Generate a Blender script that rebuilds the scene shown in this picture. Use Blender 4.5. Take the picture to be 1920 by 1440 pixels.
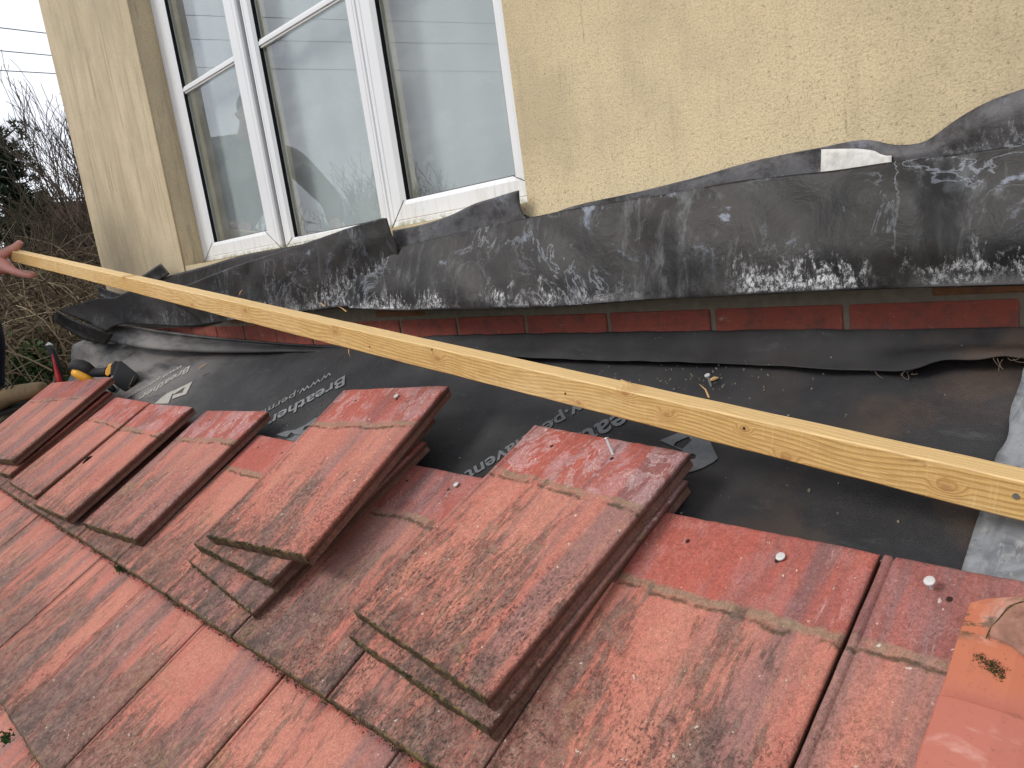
import bpy, bmesh, math, random
from mathutils import Vector, Matrix, noise
from math import radians, sin, cos, pi

for o in list(bpy.data.objects): bpy.data.objects.remove(o)
S = bpy.context.scene
col = S.collection

# ------------------------------------------------------------------ camera (solved from the tile joints, brick joints and window)
CX = Vector((0.69321524, 0.70759364, -0.13698128))    # image right
CY = Vector((0.03959519, -0.22716128, -0.97305189))   # image down
CZ = Vector((-0.71964217, 0.66911059, -0.18548897))   # forward
CAM = Vector((1.96776155, -1.13457067, 0.2572436))
F = 1435.448620091376
cd = bpy.data.cameras.new('camera'); cam = bpy.data.objects.new('camera', cd); col.objects.link(cam)
cd.sensor_width = 36; cd.lens = 36 * F / 1920; cd.clip_start = 0.02; cd.clip_end = 600
cam.matrix_world = Matrix(((CX.x, -CY.x, -CZ.x, CAM.x), (CX.y, -CY.y, -CZ.y, CAM.y), (CX.z, -CY.z, -CZ.z, CAM.z), (0, 0, 0, 1)))
S.camera = cam
S.render.resolution_x = 1024; S.render.resolution_y = 768

# ------------------------------------------------------------------ sky, sun, exposure
SUN_EL, SUN_AZ = radians(40), radians(212)            # azimuth: clockwise from +y
w = bpy.data.worlds.new('World'); S.world = w; w.use_nodes = True
nt = w.node_tree; nt.nodes.clear()
out = nt.nodes.new('ShaderNodeOutputWorld'); bg = nt.nodes.new('ShaderNodeBackground')
sky = nt.nodes.new('ShaderNodeTexSky'); sky.sky_type = 'NISHITA'; sky.sun_disc = False
sky.sun_elevation = SUN_EL; sky.sun_rotation = SUN_AZ
tc = nt.nodes.new('ShaderNodeTexCoord'); mp = nt.nodes.new('ShaderNodeMapping'); mp.inputs['Scale'].default_value = (1, 1, 3.0)
nz = nt.nodes.new('ShaderNodeTexNoise'); nz.inputs['Scale'].default_value = 2.6; nz.inputs['Detail'].default_value = 7
rp = nt.nodes.new('ShaderNodeValToRGB')
rp.color_ramp.elements[0].position = .33; rp.color_ramp.elements[0].color = (6.3, 6.7, 7.6, 1)
rp.color_ramp.elements[1].position = .66; rp.color_ramp.elements[1].color = (9.0, 9.1, 9.4, 1)
mx = nt.nodes.new('ShaderNodeMix'); mx.data_type = 'RGBA'; mx.inputs[0].default_value = .93
L = nt.links.new
L(tc.outputs['Generated'], mp.inputs[0]); L(mp.outputs[0], nz.inputs['Vector']); L(nz.outputs[0], rp.inputs[0])
L(sky.outputs[0], mx.inputs[6]); L(rp.outputs[0], mx.inputs[7]); L(mx.outputs[2], bg.inputs[0]); bg.inputs[1].default_value = .10
L(bg.outputs[0], out.inputs[0])
sd = bpy.data.lights.new('sun', 'SUN'); sun = bpy.data.objects.new('sun', sd); col.objects.link(sun)
sd.energy = 1.5; sd.angle = radians(22); sd.color = (1, .95, .88)
sdir = Vector((sin(SUN_AZ) * cos(SUN_EL), cos(SUN_AZ) * cos(SUN_EL), sin(SUN_EL)))
sun.rotation_euler = sdir.to_track_quat('Z', 'Y').to_euler()
S.view_settings.view_transform = 'Standard'; S.view_settings.look = 'None'; S.view_settings.exposure = .52; S.view_settings.gamma = 1

# ------------------------------------------------------------------ geometry of the place
PITCH = 0.4629471248078555
RX = Vector((1, 0, 0)); RY = Vector((0, cos(PITCH), sin(PITCH))); RN = Vector((0, -sin(PITCH), cos(PITCH)))
def roofp(u, v, h=0): return RX * u - RY * v + RN * h
def ray(x, y): return CX * ((x - 960) / F) + CY * ((y - 720) / F) + CZ
def atd(x, y, t): return CAM + ray(x, y) * t
def aty(x, y, Y):
    d = ray(x, y); return CAM + d * ((Y - CAM.y) / d.y)
def atx(x, y, X):
    d = ray(x, y); return CAM + d * ((X - CAM.x) / d.x)
def atroof(x, y, h=0):
    d = ray(x, y); return CAM + d * ((h - RN.dot(CAM)) / RN.dot(d))
def uv_of(P): return P.x, -P.dot(RY)

# ------------------------------------------------------------------ node helpers
class G:
    def __init__(s, name, rough=.8, spec=.3):
        s.m = bpy.data.materials.new(name); s.m.use_nodes = True; s.t = s.m.node_tree
        s.b = s.t.nodes['Principled BSDF']; s.b.inputs['Roughness'].default_value = rough
        s.b.inputs['Specular IOR Level'].default_value = spec
        s.tc = s.n('ShaderNodeTexCoord')
    def n(s, k): return s.t.nodes.new(k)
    def c(s, a, i):
        if isinstance(a, bpy.types.NodeSocket): s.t.links.new(a, i)
        elif isinstance(a, (tuple, list)):
            i.default_value = tuple(a) + ((1,) if len(a) == 3 and len(i.default_value) == 4 else ())
        else: i.default_value = a
    def map(s, v, sc=(1, 1, 1), loc=(0, 0, 0), rot=(0, 0, 0)):
        m = s.n('ShaderNodeMapping'); s.c(v, m.inputs[0]); m.inputs[1].default_value = loc; m.inputs[2].default_value = rot; m.inputs[3].default_value = sc
        return m.outputs[0]
    def noise(s, v, sc, det=4, ro=.55, dist=0):
        m = s.n('ShaderNodeTexNoise'); s.c(v, m.inputs['Vector']); m.inputs['Scale'].default_value = sc
        m.inputs['Detail'].default_value = det; m.inputs['Roughness'].default_value = ro; m.inputs['Distortion'].default_value = dist
        return m.outputs[0]
    def math(s, op, a, b=0, c=0, clamp=False):
        m = s.n('ShaderNodeMath'); m.operation = op; m.use_clamp = clamp
        s.c(a, m.inputs[0]); s.c(b, m.inputs[1]); s.c(c, m.inputs[2]); return m.outputs[0]
    def ss(s, v, a, b, lo=0., hi=1.):
        m = s.n('ShaderNodeMapRange'); m.interpolation_type = 'SMOOTHSTEP'; s.c(v, m.inputs[0])
        s.c(a, m.inputs[1]); s.c(b, m.inputs[2]); m.inputs[3].default_value = lo; m.inputs[4].default_value = hi
        return m.outputs[0]
    def mix(s, f, a, b, mode='MIX'):
        m = s.n('ShaderNodeMix'); m.data_type = 'RGBA'; m.blend_type = mode
        s.c(f, m.inputs[0]); s.c(a, m.inputs[6]); s.c(b, m.inputs[7]); return m.outputs[2]
    def sep(s, v):
        m = s.n('ShaderNodeSeparateXYZ'); s.c(v, m.inputs[0]); return m.outputs
    def add(s, v, k):
        m = s.n('ShaderNodeVectorMath'); m.operation = 'ADD'; s.c(v, m.inputs[0]); s.c(k, m.inputs[1]); return m.outputs[0]
    def vscale(s, v, k):
        m = s.n('ShaderNodeVectorMath'); m.operation = 'SCALE'; s.c(v, m.inputs[0]); s.c(k, m.inputs[3]); return m.outputs[0]
    def attr(s, name):
        m = s.n('ShaderNodeAttribute'); m.attribute_type = 'OBJECT'; m.attribute_name = name; return m.outputs['Fac']
    def bump(s, h, dist, st=1.0):
        m = s.n('ShaderNodeBump'); m.inputs['Strength'].default_value = st; m.inputs['Distance'].default_value = dist
        s.c(h, m.inputs['Height']); s.t.links.new(m.outputs[0], s.b.inputs['Normal'])
    def col(s, c): s.c(c, s.b.inputs['Base Color'])
    def rough(s, c): s.c(c, s.b.inputs['Roughness'])

def simple(name, c, rough=.6, spec=.4, var=.25, sc=40, metal=0, bump=0):
    g = G(name, rough, spec); n = g.noise(g.tc.outputs['Object'], sc, 5)
    g.col(g.mix(n, tuple(x * (1 - var) for x in c), tuple(x * (1 + var) for x in c)))
    g.b.inputs['Metallic'].default_value = metal
    if bump: g.bump(n, bump)
    return g.m

# -- concrete roof tile: object space, x across, y up the slope (head +), z 0 = top face
def tile_material():
    g = G('weathered_red_concrete', .82, .25)
    P = g.tc.outputs['Object']; seed = g.attr('seed'); moss = g.attr('moss'); pale = g.attr('pale'); band = g.attr('band')
    off = g.n('ShaderNodeCombineXYZ'); g.c(seed, off.inputs[0]); g.c(g.math('MULTIPLY', seed, 1.7), off.inputs[1]); g.c(g.math('MULTIPLY', seed, .6), off.inputs[2])
    V = g.add(P, off.outputs[0]); x, y, z = g.sep(P)
    streak = g.noise(g.map(V, (26, 1.8, 6)), 1, 5, .65)
    broad = g.noise(g.map(V, (8, .9, 3)), 1, 2)
    grain = g.math('ADD', g.math('MULTIPLY', g.noise(V, 560, 3, .8), .5), g.math('MULTIPLY', g.noise(V, 210, 5, .8), .5)); mid = g.noise(V, 60, 6, .7)
    pm = g.ss(g.math('ADD', g.math('MULTIPLY', streak, .42), g.math('MULTIPLY', broad, .58)), .455, .610)
    base = g.mix(g.ss(g.noise(g.map(V, (10, 2.5, 3)), 1.3, 3), .4, .65), (.425, .152, .115), (.465, .188, .138))
    base = g.mix(g.math('MULTIPLY', pm, .74), base, (.205, .130, .125))
    base = g.mix(g.ss(mid, .48, .75, 0, .45), base, (.47, .25, .18))
    wob = g.math('MULTIPLY', g.math('SUBTRACT', g.noise(V, 7, 7, .72), .5), .048)
    yw = g.math('ADD', y, wob)
    hm = g.ss(yw, .099, .106)
    base = g.mix(g.math('MULTIPLY', hm, .80), base, g.mix(g.ss(g.math('ADD', g.math('MULTIPLY', streak, .5), g.math('MULTIPLY', broad, .5)), .43, .64), (.36, .085, .064), (.19, .085, .082)))
    e1 = g.noise(g.map(g.add(V, (3, 1, 0)), (20, 12, 9), rot=(0, 0, .35)), 1, 9, .72, .7)
    ef = g.noise(g.map(g.add(V, (8, 1, 0)), (70, 16, 9), rot=(0, 0, .35)), 1, 8, .75, .8)
    efm = g.math('MAXIMUM', g.ss(ef, .56, .70), g.math('MULTIPLY', g.ss(g.math('ABSOLUTE', g.math('SUBTRACT', e1, .52)), .030, .0), .40))
    efm = g.math('MULTIPLY', g.math('MULTIPLY', efm, g.ss(g.noise(V, 10, 3), .36, .56)), g.math('MULTIPLY', hm, pale), clamp=True)
    efm = g.math('MULTIPLY', efm, g.ss(g.noise(V, 90, 6, .8), .36, .56, .2, 1.))
    base = g.mix(g.math('MULTIPLY', efm, .85), base, (.66, .56, .56))
    base = g.mix(g.math('MULTIPLY', g.math('MULTIPLY', g.ss(e1, .50, .62), g.math('MULTIPLY', hm, pale)), .32, clamp=True), base, (.46, .33, .34))
    bandm = g.math('MULTIPLY', g.ss(yw, .089, .096), g.math('SUBTRACT', 1, g.ss(yw, .101, .107)))
    bandm = g.math('MULTIPLY', g.math('MULTIPLY', bandm, band), g.ss(g.noise(g.map(g.add(V, (5, 5, 0)), (9, 22, 9)), 1, 5, .65), .38, .54))
    base = g.mix(g.math('MULTIPLY', bandm, .80, clamp=True), base, g.mix(mid, (.20, .105, .07), (.28, .235, .16)))
    linem = g.math('MULTIPLY', g.ss(yw, .083, .088), g.math('SUBTRACT', 1, g.ss(yw, .089, .094)))
    linem = g.math('MULTIPLY', g.math('MULTIPLY', linem, band), g.ss(g.noise(V, 20, 5, .65), .42, .55))
    base = g.mix(g.math('MULTIPLY', linem, .8, clamp=True), base, (.045, .042, .022))
    # lichen: streaky dark crust gathering towards the tail
    tail = g.ss(y, .12, -.205)
    lic = g.noise(g.map(V, (75, 17, 30)), 1, 10, .74, .3)
    cl = g.noise(g.map(V, (12, 3.2, 5)), 1, 5, .65)
    li = g.math('ADD', g.math('MULTIPLY', lic, .52), g.math('MULTIPLY', cl, .62))
    thr = g.math('SUBTRACT', .722, g.math('MULTIPLY', g.math('ADD', g.math('MULTIPLY', tail, .080), .030), moss))
    lm = g.ss(li, g.math('SUBTRACT', thr, .055), g.math('ADD', thr, .0))
    lm = g.math('MULTIPLY', lm, g.math('SUBTRACT', 1, g.math('MULTIPLY', g.math('MULTIPLY', hm, band), .9)))
    speck = g.noise(V, 330, 6, .85)
    base = g.mix(g.math('MULTIPLY', lm, g.ss(speck, .38, .56, .28, .80)), base, g.mix(g.ss(mid, .4, .6), (.070, .052, .045), (.175, .135, .108)))
    sp = g.math('MULTIPLY', g.ss(g.noise(g.map(V, (230, 150, 200)), 1, 8, .82), .525, .575), g.ss(y, .10, -.14))
    sp = g.math('MULTIPLY', sp, g.ss(g.math('ADD', g.noise(g.add(V, (2, 7, 0)), 16, 6, .7), g.math('MULTIPLY', tail, .10)), .46, .60))
    base = g.mix(g.math('MULTIPLY', sp, .85), base, (.045, .034, .030))
    # dark smudges right at the tail
    ts = g.math('MULTIPLY', g.ss(y, -.150, -.207), g.ss(g.noise(g.map(V, (34, 20, 20)), 1, 8, .75), .46, .58))
    base = g.mix(g.math('MULTIPLY', ts, .78), base, (.055, .045, .038))
    och = g.math('MULTIPLY', g.ss(g.noise(g.add(V, (9, 2, 1)), 13, 9, .8), .54, .68), g.ss(y, .10, .0))
    base = g.mix(g.math('MULTIPLY', och, .40), base, (.34, .22, .11))
    wh = g.math('MULTIPLY', g.ss(g.noise(g.map(V, (60, 22, 20), rot=(0, 0, .8)), 1, 3, .5), .74, .78), .7)
    base = g.mix(wh, base, (.66, .55, .50))
    ws = g.math('MULTIPLY', g.ss(g.noise(V, 120, 2, .5), .735, .75), .8)
    base = g.mix(ws, base, (.60, .52, .46))
    # edges
    te = g.ss(y, -.2055, -.2085)
    base = g.mix(g.math('MULTIPLY', te, .92), base, g.mix(g.ss(g.noise(V, 90, 5, .7), .4, .6), (.045, .034, .022), (.15, .11, .045)))
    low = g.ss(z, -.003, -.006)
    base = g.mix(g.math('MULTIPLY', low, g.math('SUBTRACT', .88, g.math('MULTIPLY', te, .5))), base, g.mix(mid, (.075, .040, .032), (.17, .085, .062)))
    base = g.mix(.8, base, g.mix(g.ss(grain, .30, .70), (.42, .41, .41), (1.48, 1.46, 1.44)), 'MULTIPLY')
    # nail holes
    for hx, hy in ((-.082, .170), (.052, .170)):
        cx = g.math('SUBTRACT', x, hx); cy = g.math('SUBTRACT', y, hy)
        d = g.math('SQRT', g.math('ADD', g.math('MULTIPLY', cx, cx), g.math('MULTIPLY', cy, cy)))
        base = g.mix(g.ss(d, .0040, .0028), base, (.03, .012, .01))
    g.col(base)
    hgt = g.math('ADD', g.math('MULTIPLY', grain, .6), g.math('ADD', g.math('MULTIPLY', mid, .7), g.math('MULTIPLY', g.math('ADD', lm, sp), .35)))
    g.bump(hgt, .0018, .8)
    return g.m

def lead_material():
    g = G('oxidised_lead', .42, .27)
    U = g.tc.outputs['UV']; P = g.tc.outputs['Object']; seed = g.attr('seed'); white = g.attr('white')
    off = g.n('ShaderNodeCombineXYZ'); g.c(seed, off.inputs[0]); g.c(seed, off.inputs[2])
    V = g.add(P, off.outputs[0]); ux, uy, _ = g.sep(U)
    cloud = g.noise(V, 5, 6, .6, .8); fine = g.noise(V, 60, 6, .65)
    streak = g.noise(g.map(V, (38, 38, 5), rot=(0, .25, 0)), 1, 6, .65, .4)
    base = g.mix(g.ss(cloud, .38, .62), (.008, .008, .009), (.023, .021, .020))
    base = g.mix(g.math('MULTIPLY', g.ss(g.noise(g.add(V, (4, 0, 2)), 3.4, 5, .6), .42, .62), .6), base, (.020, .015, .013))
    base = g.mix(g.math('MULTIPLY', g.attr('lift'), g.ss(g.noise(V, 18, 7, .7), .30, .60)), base, (.115, .112, .12))
    st = g.math('MULTIPLY', g.ss(streak, .50, .70), g.ss(g.noise(V, 4.5, 3), .42, .60))
    base = g.mix(g.math('MULTIPLY', st, g.math('MULTIPLY', white, .42)), base, (.20, .21, .22))
    ring = g.noise(g.add(V, (1, 3, 7)), 7, 7, .62, 2.2)
    rm = g.math('MULTIPLY', g.ss(g.math('ABSOLUTE', g.math('SUBTRACT', ring, .5)), .022, .0), g.ss(g.noise(g.add(V, (7, 1, 1)), 3.2, 2), .50, .62))
    base = g.mix(g.math('MULTIPLY', rm, g.math('MULTIPLY', white, .45)), base, (.34, .37, .42))
    blot = g.math('MULTIPLY', g.ss(g.noise(g.add(V, (2, 8, 3)), 9, 8, .7, 1.0), .585, .66), g.ss(uy, .25, .8))
    base = g.mix(g.math('MULTIPLY', blot, g.math('MULTIPLY', white, .75)), base, (.22, .25, .31))
    # white crust near the lower edge
    dens = g.math('ADD', g.math('SUBTRACT', .46, g.math('MULTIPLY', uy, .75)), g.math('MULTIPLY', g.noise(g.map(V, (7, 7, 3)), 1, 3), .55))
    cr = g.noise(g.map(V, (60, 60, 26)), 1, 10, .80, .4)
    cm = g.ss(g.math('ADD', g.math('MULTIPLY', cr, .72), g.math('MULTIPLY', dens, .42)), .560, .610)
    cm = g.math('MULTIPLY', cm, g.ss(g.noise(g.map(V, (130, 130, 90)), 1, 8, .85), .46, .56, .05, 1.))
    cm = g.math('MULTIPLY', cm, g.ss(g.noise(g.add(V, (11, 2, 2)), 5, 3, .6), .40, .58, .03, 1.))
    cm = g.math('MULTIPLY', cm, g.ss(uy, .03, .09)); cm = g.math('MULTIPLY', cm, g.ss(uy, .70, .2))
    base = g.mix(g.math('MULTIPLY', cm, g.math('MULTIPLY', white, .95)), base, (.66, .66, .68))
    base = g.mix(.7, base, g.mix(fine, (.45, .45, .45), (1.55, 1.55, 1.55)), 'MULTIPLY')
    g.col(base)
    g.rough(g.math('ADD', .37, g.math('ADD', g.math('MULTIPLY', cm, .4), g.math('MULTIPLY', cloud, .25))))
    g.bump(g.math('ADD', g.math('ADD', fine, g.math('MULTIPLY', g.noise(V, 16, 5, .6, .6), 5)), g.math('MULTIPLY', cm, .8)), .0012, .55)
    return g.m

def membrane_material(dusty=True):
    g = G('black_woven_underlay', .62, .35)
    P = g.tc.outputs['Object']; x, y, z = g.sep(P)
    cl = g.noise(P, 6, 6, .62); fine = g.noise(P, 90, 5, .65)
    base = g.mix(g.ss(cl, .35, .65), (.013, .013, .015), (.030, .029, .031))
    du = g.math('MULTIPLY', g.ss(x, -.25, -1.25), g.ss(g.noise(g.map(P, (3, 12, 6), rot=(0, 0, .5)), 1, 5, .6), .28, .62))
    base = g.mix(g.math('MULTIPLY', du, .80), base, (.25, .23, .215))
    br = g.math('MULTIPLY', g.ss(x, 1.2, 1.75), g.ss(g.noise(g.add(P, (3, 3, 0)), 7, 5, .6), .45, .68))
    base = g.mix(g.math('MULTIPLY', br, .5), base, (.10, .062, .040))
    dust = g.math('MULTIPLY', g.ss(g.noise(g.map(P, (9, 30, 9), rot=(0, 0, -.3)), 1, 7, .7), .58, .74), .35)
    base = g.mix(dust, base, (.10, .10, .10))
    sp = g.ss(g.noise(P, 190, 2, .5), .765, .785)
    base = g.mix(g.math('MULTIPLY', sp, .8), base, (.42, .38, .33))
    g.col(base)
    wv = g.n('ShaderNodeTexWave'); wv.inputs['Scale'].default_value = 150; wv.bands_direction = 'DIAGONAL'; g.c(g.map(P, (1, 1.1, 1)), wv.inputs[0])
    w2 = g.n('ShaderNodeTexWave'); w2.inputs['Scale'].default_value = 150; w2.bands_direction = 'DIAGONAL'; g.c(g.map(P, (-1, 1.1, 1)), w2.inputs[0])
    wm = g.math('MULTIPLY', g.math('MULTIPLY', wv.outputs[1], w2.outputs[1]), g.ss(x, .4, 1.2))
    g.bump(g.math('ADD', g.math('MULTIPLY', wm, .6), g.math('ADD', g.math('MULTIPLY', g.noise(P, 12, 5, .6, .5), 3.0), fine)), .0018, .6)
    return g.m

def render_material():
    g = G('cream_textured_render', .9, .15)
    P = g.tc.outputs['Object']; x, y, z = g.sep(P)
    cl = g.noise(P, 1.6, 5, .6); lump = g.noise(P, 290, 5, .75, .1); pit = g.noise(P, 70, 5, .7)
    base = g.mix(g.ss(cl, .35, .65), (.68, .55, .345), (.75, .615, .395))
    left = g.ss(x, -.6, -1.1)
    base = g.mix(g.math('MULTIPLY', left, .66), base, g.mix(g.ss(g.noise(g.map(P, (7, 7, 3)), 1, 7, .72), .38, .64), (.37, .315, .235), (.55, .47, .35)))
    # rain streaks run down the wall
    st = g.noise(g.map(P, (30, 30, 2.2)), 1, 7, .68, .2)
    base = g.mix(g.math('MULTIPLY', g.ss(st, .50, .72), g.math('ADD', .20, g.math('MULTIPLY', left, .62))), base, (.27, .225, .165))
    dk = g.math('MULTIPLY', g.ss(g.noise(g.map(P, (75, 75, 7)), 1, 6, .75), .58, .70), g.ss(g.noise(P, 3.2, 3), .42, .60))
    base = g.mix(g.math('MULTIPLY', dk, .68), base, (.13, .115, .09))
    base = g.mix(g.math('MULTIPLY', g.ss(g.noise(P, 150, 6, .85), .54, .62), g.ss(g.noise(P, 2.1, 4, .6), .35, .65, .35, .9)), base, (.20, .155, .10))
    gr = g.math('MULTIPLY', g.ss(g.noise(g.add(P, (3, 1, 2)), 2.3, 7, .68), .44, .66), .42)
    base = g.mix(gr, base, (.36, .31, .22))
    base = g.mix(g.ss(lump, .55, .35, 0, .50), base, (.36, .28, .16))
    base = g.mix(g.ss(lump, .62, .75, 0, .35), base, (.74, .62, .40))
    g.col(base)
    hm = g.math('ADD', g.math('MULTIPLY', lump, 1.0), g.math('MULTIPLY', pit, .6))
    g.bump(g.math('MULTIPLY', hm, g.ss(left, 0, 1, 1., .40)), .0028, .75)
    return g.m

def timber_material(knots):
    g = G('rough_sawn_pine', .72, .25)
    P = g.tc.outputs['Object']; x, y, z = g.sep(P)
    # rings around a wandering pith; object x runs along the length
    wob = g.noise(g.map(P, (1.7, 3, 3)), 1, 3); yy = g.math('ADD', y, g.math('MULTIPLY', wob, .09)); zz = g.math('ADD', z, g.math('MULTIPLY', g.noise(g.map(P, (1.3, 4, 4), (5, 0, 0)), 1, 3), .11))
    kd = None
    for kx, kz, kr in knots:      # knots pull the rings round themselves
        c1 = g.math('MULTIPLY', g.math('SUBTRACT', x, kx), .55); c2 = g.math('SUBTRACT', z, kz)
        dd = g.math('DIVIDE', g.math('SQRT', g.math('ADD', g.math('MULTIPLY', c1, c1), g.math('MULTIPLY', c2, c2))), kr)
        kd = dd if kd is None else g.math('MINIMUM', kd, dd)
    kd = g.math('ADD', kd, g.math('MULTIPLY', g.math('SUBTRACT', g.noise(P, 160, 4), .5), .7))
    kn = g.ss(kd, 4.2, .0)
    r = g.math('SQRT', g.math('ADD', g.math('MULTIPLY', yy, yy), g.math('MULTIPLY', zz, zz)))
    r = g.math('ADD', r, g.math('MULTIPLY', kn, .013))
    ring = g.math('SINE', g.math('MULTIPLY', r, 1150))
    fib = g.noise(g.map(P, (28, 700, 700)), 1, 4, .6)
    saw = g.noise(g.map(P, (380, 26, 26), rot=(0, .25, .25)), 1, 3, .6)
    base = g.mix(g.ss(ring, .0, 1.), (.61, .395, .150), (.45, .260, .082))
    base = g.mix(g.ss(g.noise(g.map(P, (2.0, 9, 9)), 1, 4), .40, .65, 0, .5), base, (.76, .56, .29))
    base = g.mix(g.ss(fib, .42, .66, 0, .55), base, (.33, .18, .065))
    base = g.mix(g.ss(z, .0400, .0418, 0, .45), base, (.82, .62, .34))  # highlight on the top face, painted as paler wood
    base = g.mix(g.ss(saw, .55, .70, 0, .22), base, (.74, .55, .32))
    base = g.mix(g.ss(kd, 1.5, .5, 0, .70), base, (.29, .14, .055))
    base = g.mix(g.math('MULTIPLY', g.ss(kd, 4.5, 1.2), .35), base, (.40, .20, .07))
    st = g.math('MULTIPLY', g.ss(g.noise(g.map(P, (12, 35, 35)), 1, 6, .7, .6), .62, .70), g.ss(g.noise(P, 2.5, 2), .45, .6))
    base = g.mix(g.math('MULTIPLY', st, .5), base, (.17, .10, .05))
    g.col(base)
    g.bump(g.math('ADD', g.math('MULTIPLY', fib, .5), g.math('ADD', g.math('MULTIPLY', saw, .6), g.math('MULTIPLY', ring, .15))), .0010, .7)
    return g.m

def brick_material():
    g = G('red_brick', .85, .25)
    P = g.tc.outputs['Object']; x, y, z = g.sep(P)
    n1 = g.noise(P, 9, 5, .6); n2 = g.noise(P, 130, 4, .7)
    base = g.mix(n1, (.23, .052, .040), (.32, .090, .062))
    base = g.mix(g.ss(z, .098, .100, 0, .80), base, (.20, .105, .050))
    base = g.mix(g.ss(g.noise(g.map(P, (6, 6, 30)), 1, 6, .7), .56, .70, 0, .45), base, (.10, .06, .045))
    base = g.mix(g.ss(n2, .62, .72, 0, .35), base, (.42, .26, .20))
    base = g.mix(g.ss(g.noise(P, 28, 7, .75), .46, .66, 0, .7), base, (.105, .062, .050))
    base = g.mix(g.ss(g.noise(g.map(P, (30, 30, 60)), 1, 6, .75), .60, .70, 0, .5), base, (.45, .38, .32))
    g.col(base); g.bump(g.math('ADD', n2, g.noise(P, 40, 5)), .0028, .8); return g.m

def upvc_material():
    g = G('white_upvc', .35, .5)
    P = g.tc.outputs['Object']; x, y, z = g.sep(P)
    n = g.noise(P, 6, 5); st = g.noise(g.map(P, (60, 60, 8)), 1, 5, .7)
    base = g.mix(n, (.66, .67, .69), (.74, .75, .76))
    low = g.ss(z, .46, .33)
    base = g.mix(g.math('MULTIPLY', low, g.ss(st, .45, .7, 0, .45)), base, (.45, .43, .36))
    alg = g.math('MULTIPLY', g.ss(z, .345, .325), g.ss(g.noise(P, 40, 5, .7), .42, .58))
    base = g.mix(g.math('MULTIPLY', alg, .75), base, (.20, .21, .08))
    base = g.mix(g.ss(st, .60, .75, 0, .22), base, (.48, .47, .44))
    g.col(base); return g.m

def glass_material():
    g = G('window_glass'); t = g.t; t.nodes.remove(g.b)
    o = [n for n in t.nodes if n.type == 'OUTPUT_MATERIAL'][0]
    tr = g.n('ShaderNodeBsdfTransparent'); tr.inputs[0].default_value = (.86, .885, .89, 1)
    gl = g.n('ShaderNodeBsdfGlossy'); gl.inputs['Roughness'].default_value = .0; gl.inputs[0].default_value = (.95, .97, 1, 1)
    lw = g.n('ShaderNodeLayerWeight'); lw.inputs[0].default_value = .5
    geo = g.n('ShaderNodeNewGeometry')
    fr = g.math('MULTIPLY', g.math('ADD', .085, g.math('MULTIPLY', g.math('POWER', lw.outputs['Facing'], 3.5), .85)), g.math('SUBTRACT', 1, geo.outputs['Backfacing']), clamp=True)
    P = g.tc.outputs['Object']
    bp = g.n('ShaderNodeBump'); bp.inputs['Strength'].default_value = .35; bp.inputs['Distance'].default_value = .0006
    g.c(g.noise(P, 2.2, 2), bp.inputs['Height']); t.links.new(bp.outputs[0], gl.inputs['Normal'])
    m = g.n('ShaderNodeMixShader'); g.c(fr, m.inputs[0])
    t.links.new(tr.outputs[0], m.inputs[1]); t.links.new(gl.outputs[0], m.inputs[2])
    df = g.n('ShaderNodeBsdfDiffuse'); df.inputs[0].default_value = (.7, .72, .72, 1)
    m2 = g.n('ShaderNodeMixShader'); g.c(g.ss(g.noise(g.map(P, (3, 3, 9), rot=(0, .5, 0)), 1, 6, .7), .40, .75, .05, .14), m2.inputs[0])
    t.links.new(m.outputs[0], m2.inputs[1]); t.links.new(df.outputs[0], m2.inputs[2]); t.links.new(m2.outputs[0], o.inputs[0])
    return g.m

def verge_material():
    g = G('smooth_terracotta', .38, .45)
    P = g.tc.outputs['Object']; x, y, z = g.sep(P)
    n = g.noise(P, 7, 5, .6); f = g.noise(P, 60, 6, .7)
    base = g.mix(n, (.37, .110, .078), (.43, .145, .102))
    old = g.ss(g.math('ADD', y, g.math('MULTIPLY', g.noise(P, 30, 7, .7), .06)), -.45, -.41)      # upper end: raw orange clay, dirty
    base = g.mix(g.math('MULTIPLY', old, .75), base, g.mix(f, (.36, .10, .045), (.47, .16, .075)))
    dirt = g.math('MULTIPLY', g.ss(g.noise(g.add(P, (2, 0, 0)), 16, 8, .7, .8), .42, .50), g.math('MULTIPLY', g.ss(x, 1.765, 1.785), g.ss(y, -.415, -.385)))
    base = g.mix(g.math('MULTIPLY', dirt, .8), base, g.mix(f, (.13, .07, .045), (.30, .17, .12)))
    ds = g.math('MULTIPLY', g.ss(g.noise(g.map(P, (28, 60, 40)), 1, 6, .7), .46, .54), g.math('MULTIPLY', g.ss(y, -.425, -.412), g.ss(y, -.385, -.398)))
    base = g.mix(g.math('MULTIPLY', ds, .85), base, (.055, .045, .025))
    base = g.mix(g.ss(g.noise(P, 120, 7, .8), .56, .66, 0, .45), base, (.16, .07, .05))
    sm = g.math('MULTIPLY', g.ss(g.noise(g.map(P, (10, 16, 10), rot=(0, 0, .5)), 1, 5, .6, 1.), .58, .76), .55)
    base = g.mix(sm, base, (.66, .46, .40))
    g.col(base); g.rough(g.math('ADD', .30, g.math('MULTIPLY', g.math('MAXIMUM', dirt, old), .5)))
    g.bump(g.math('ADD', f, g.math('MULTIPLY', dirt, 3)), .001, .35)
    return g.m

def leaf_material(name, a, b):
    g = G(name, .75, .2); n = g.noise(g.tc.outputs['Object'], 1.7, 3)
    g.col(g.mix(g.ss(n, .35, .65), a, b)); return g.m

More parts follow.
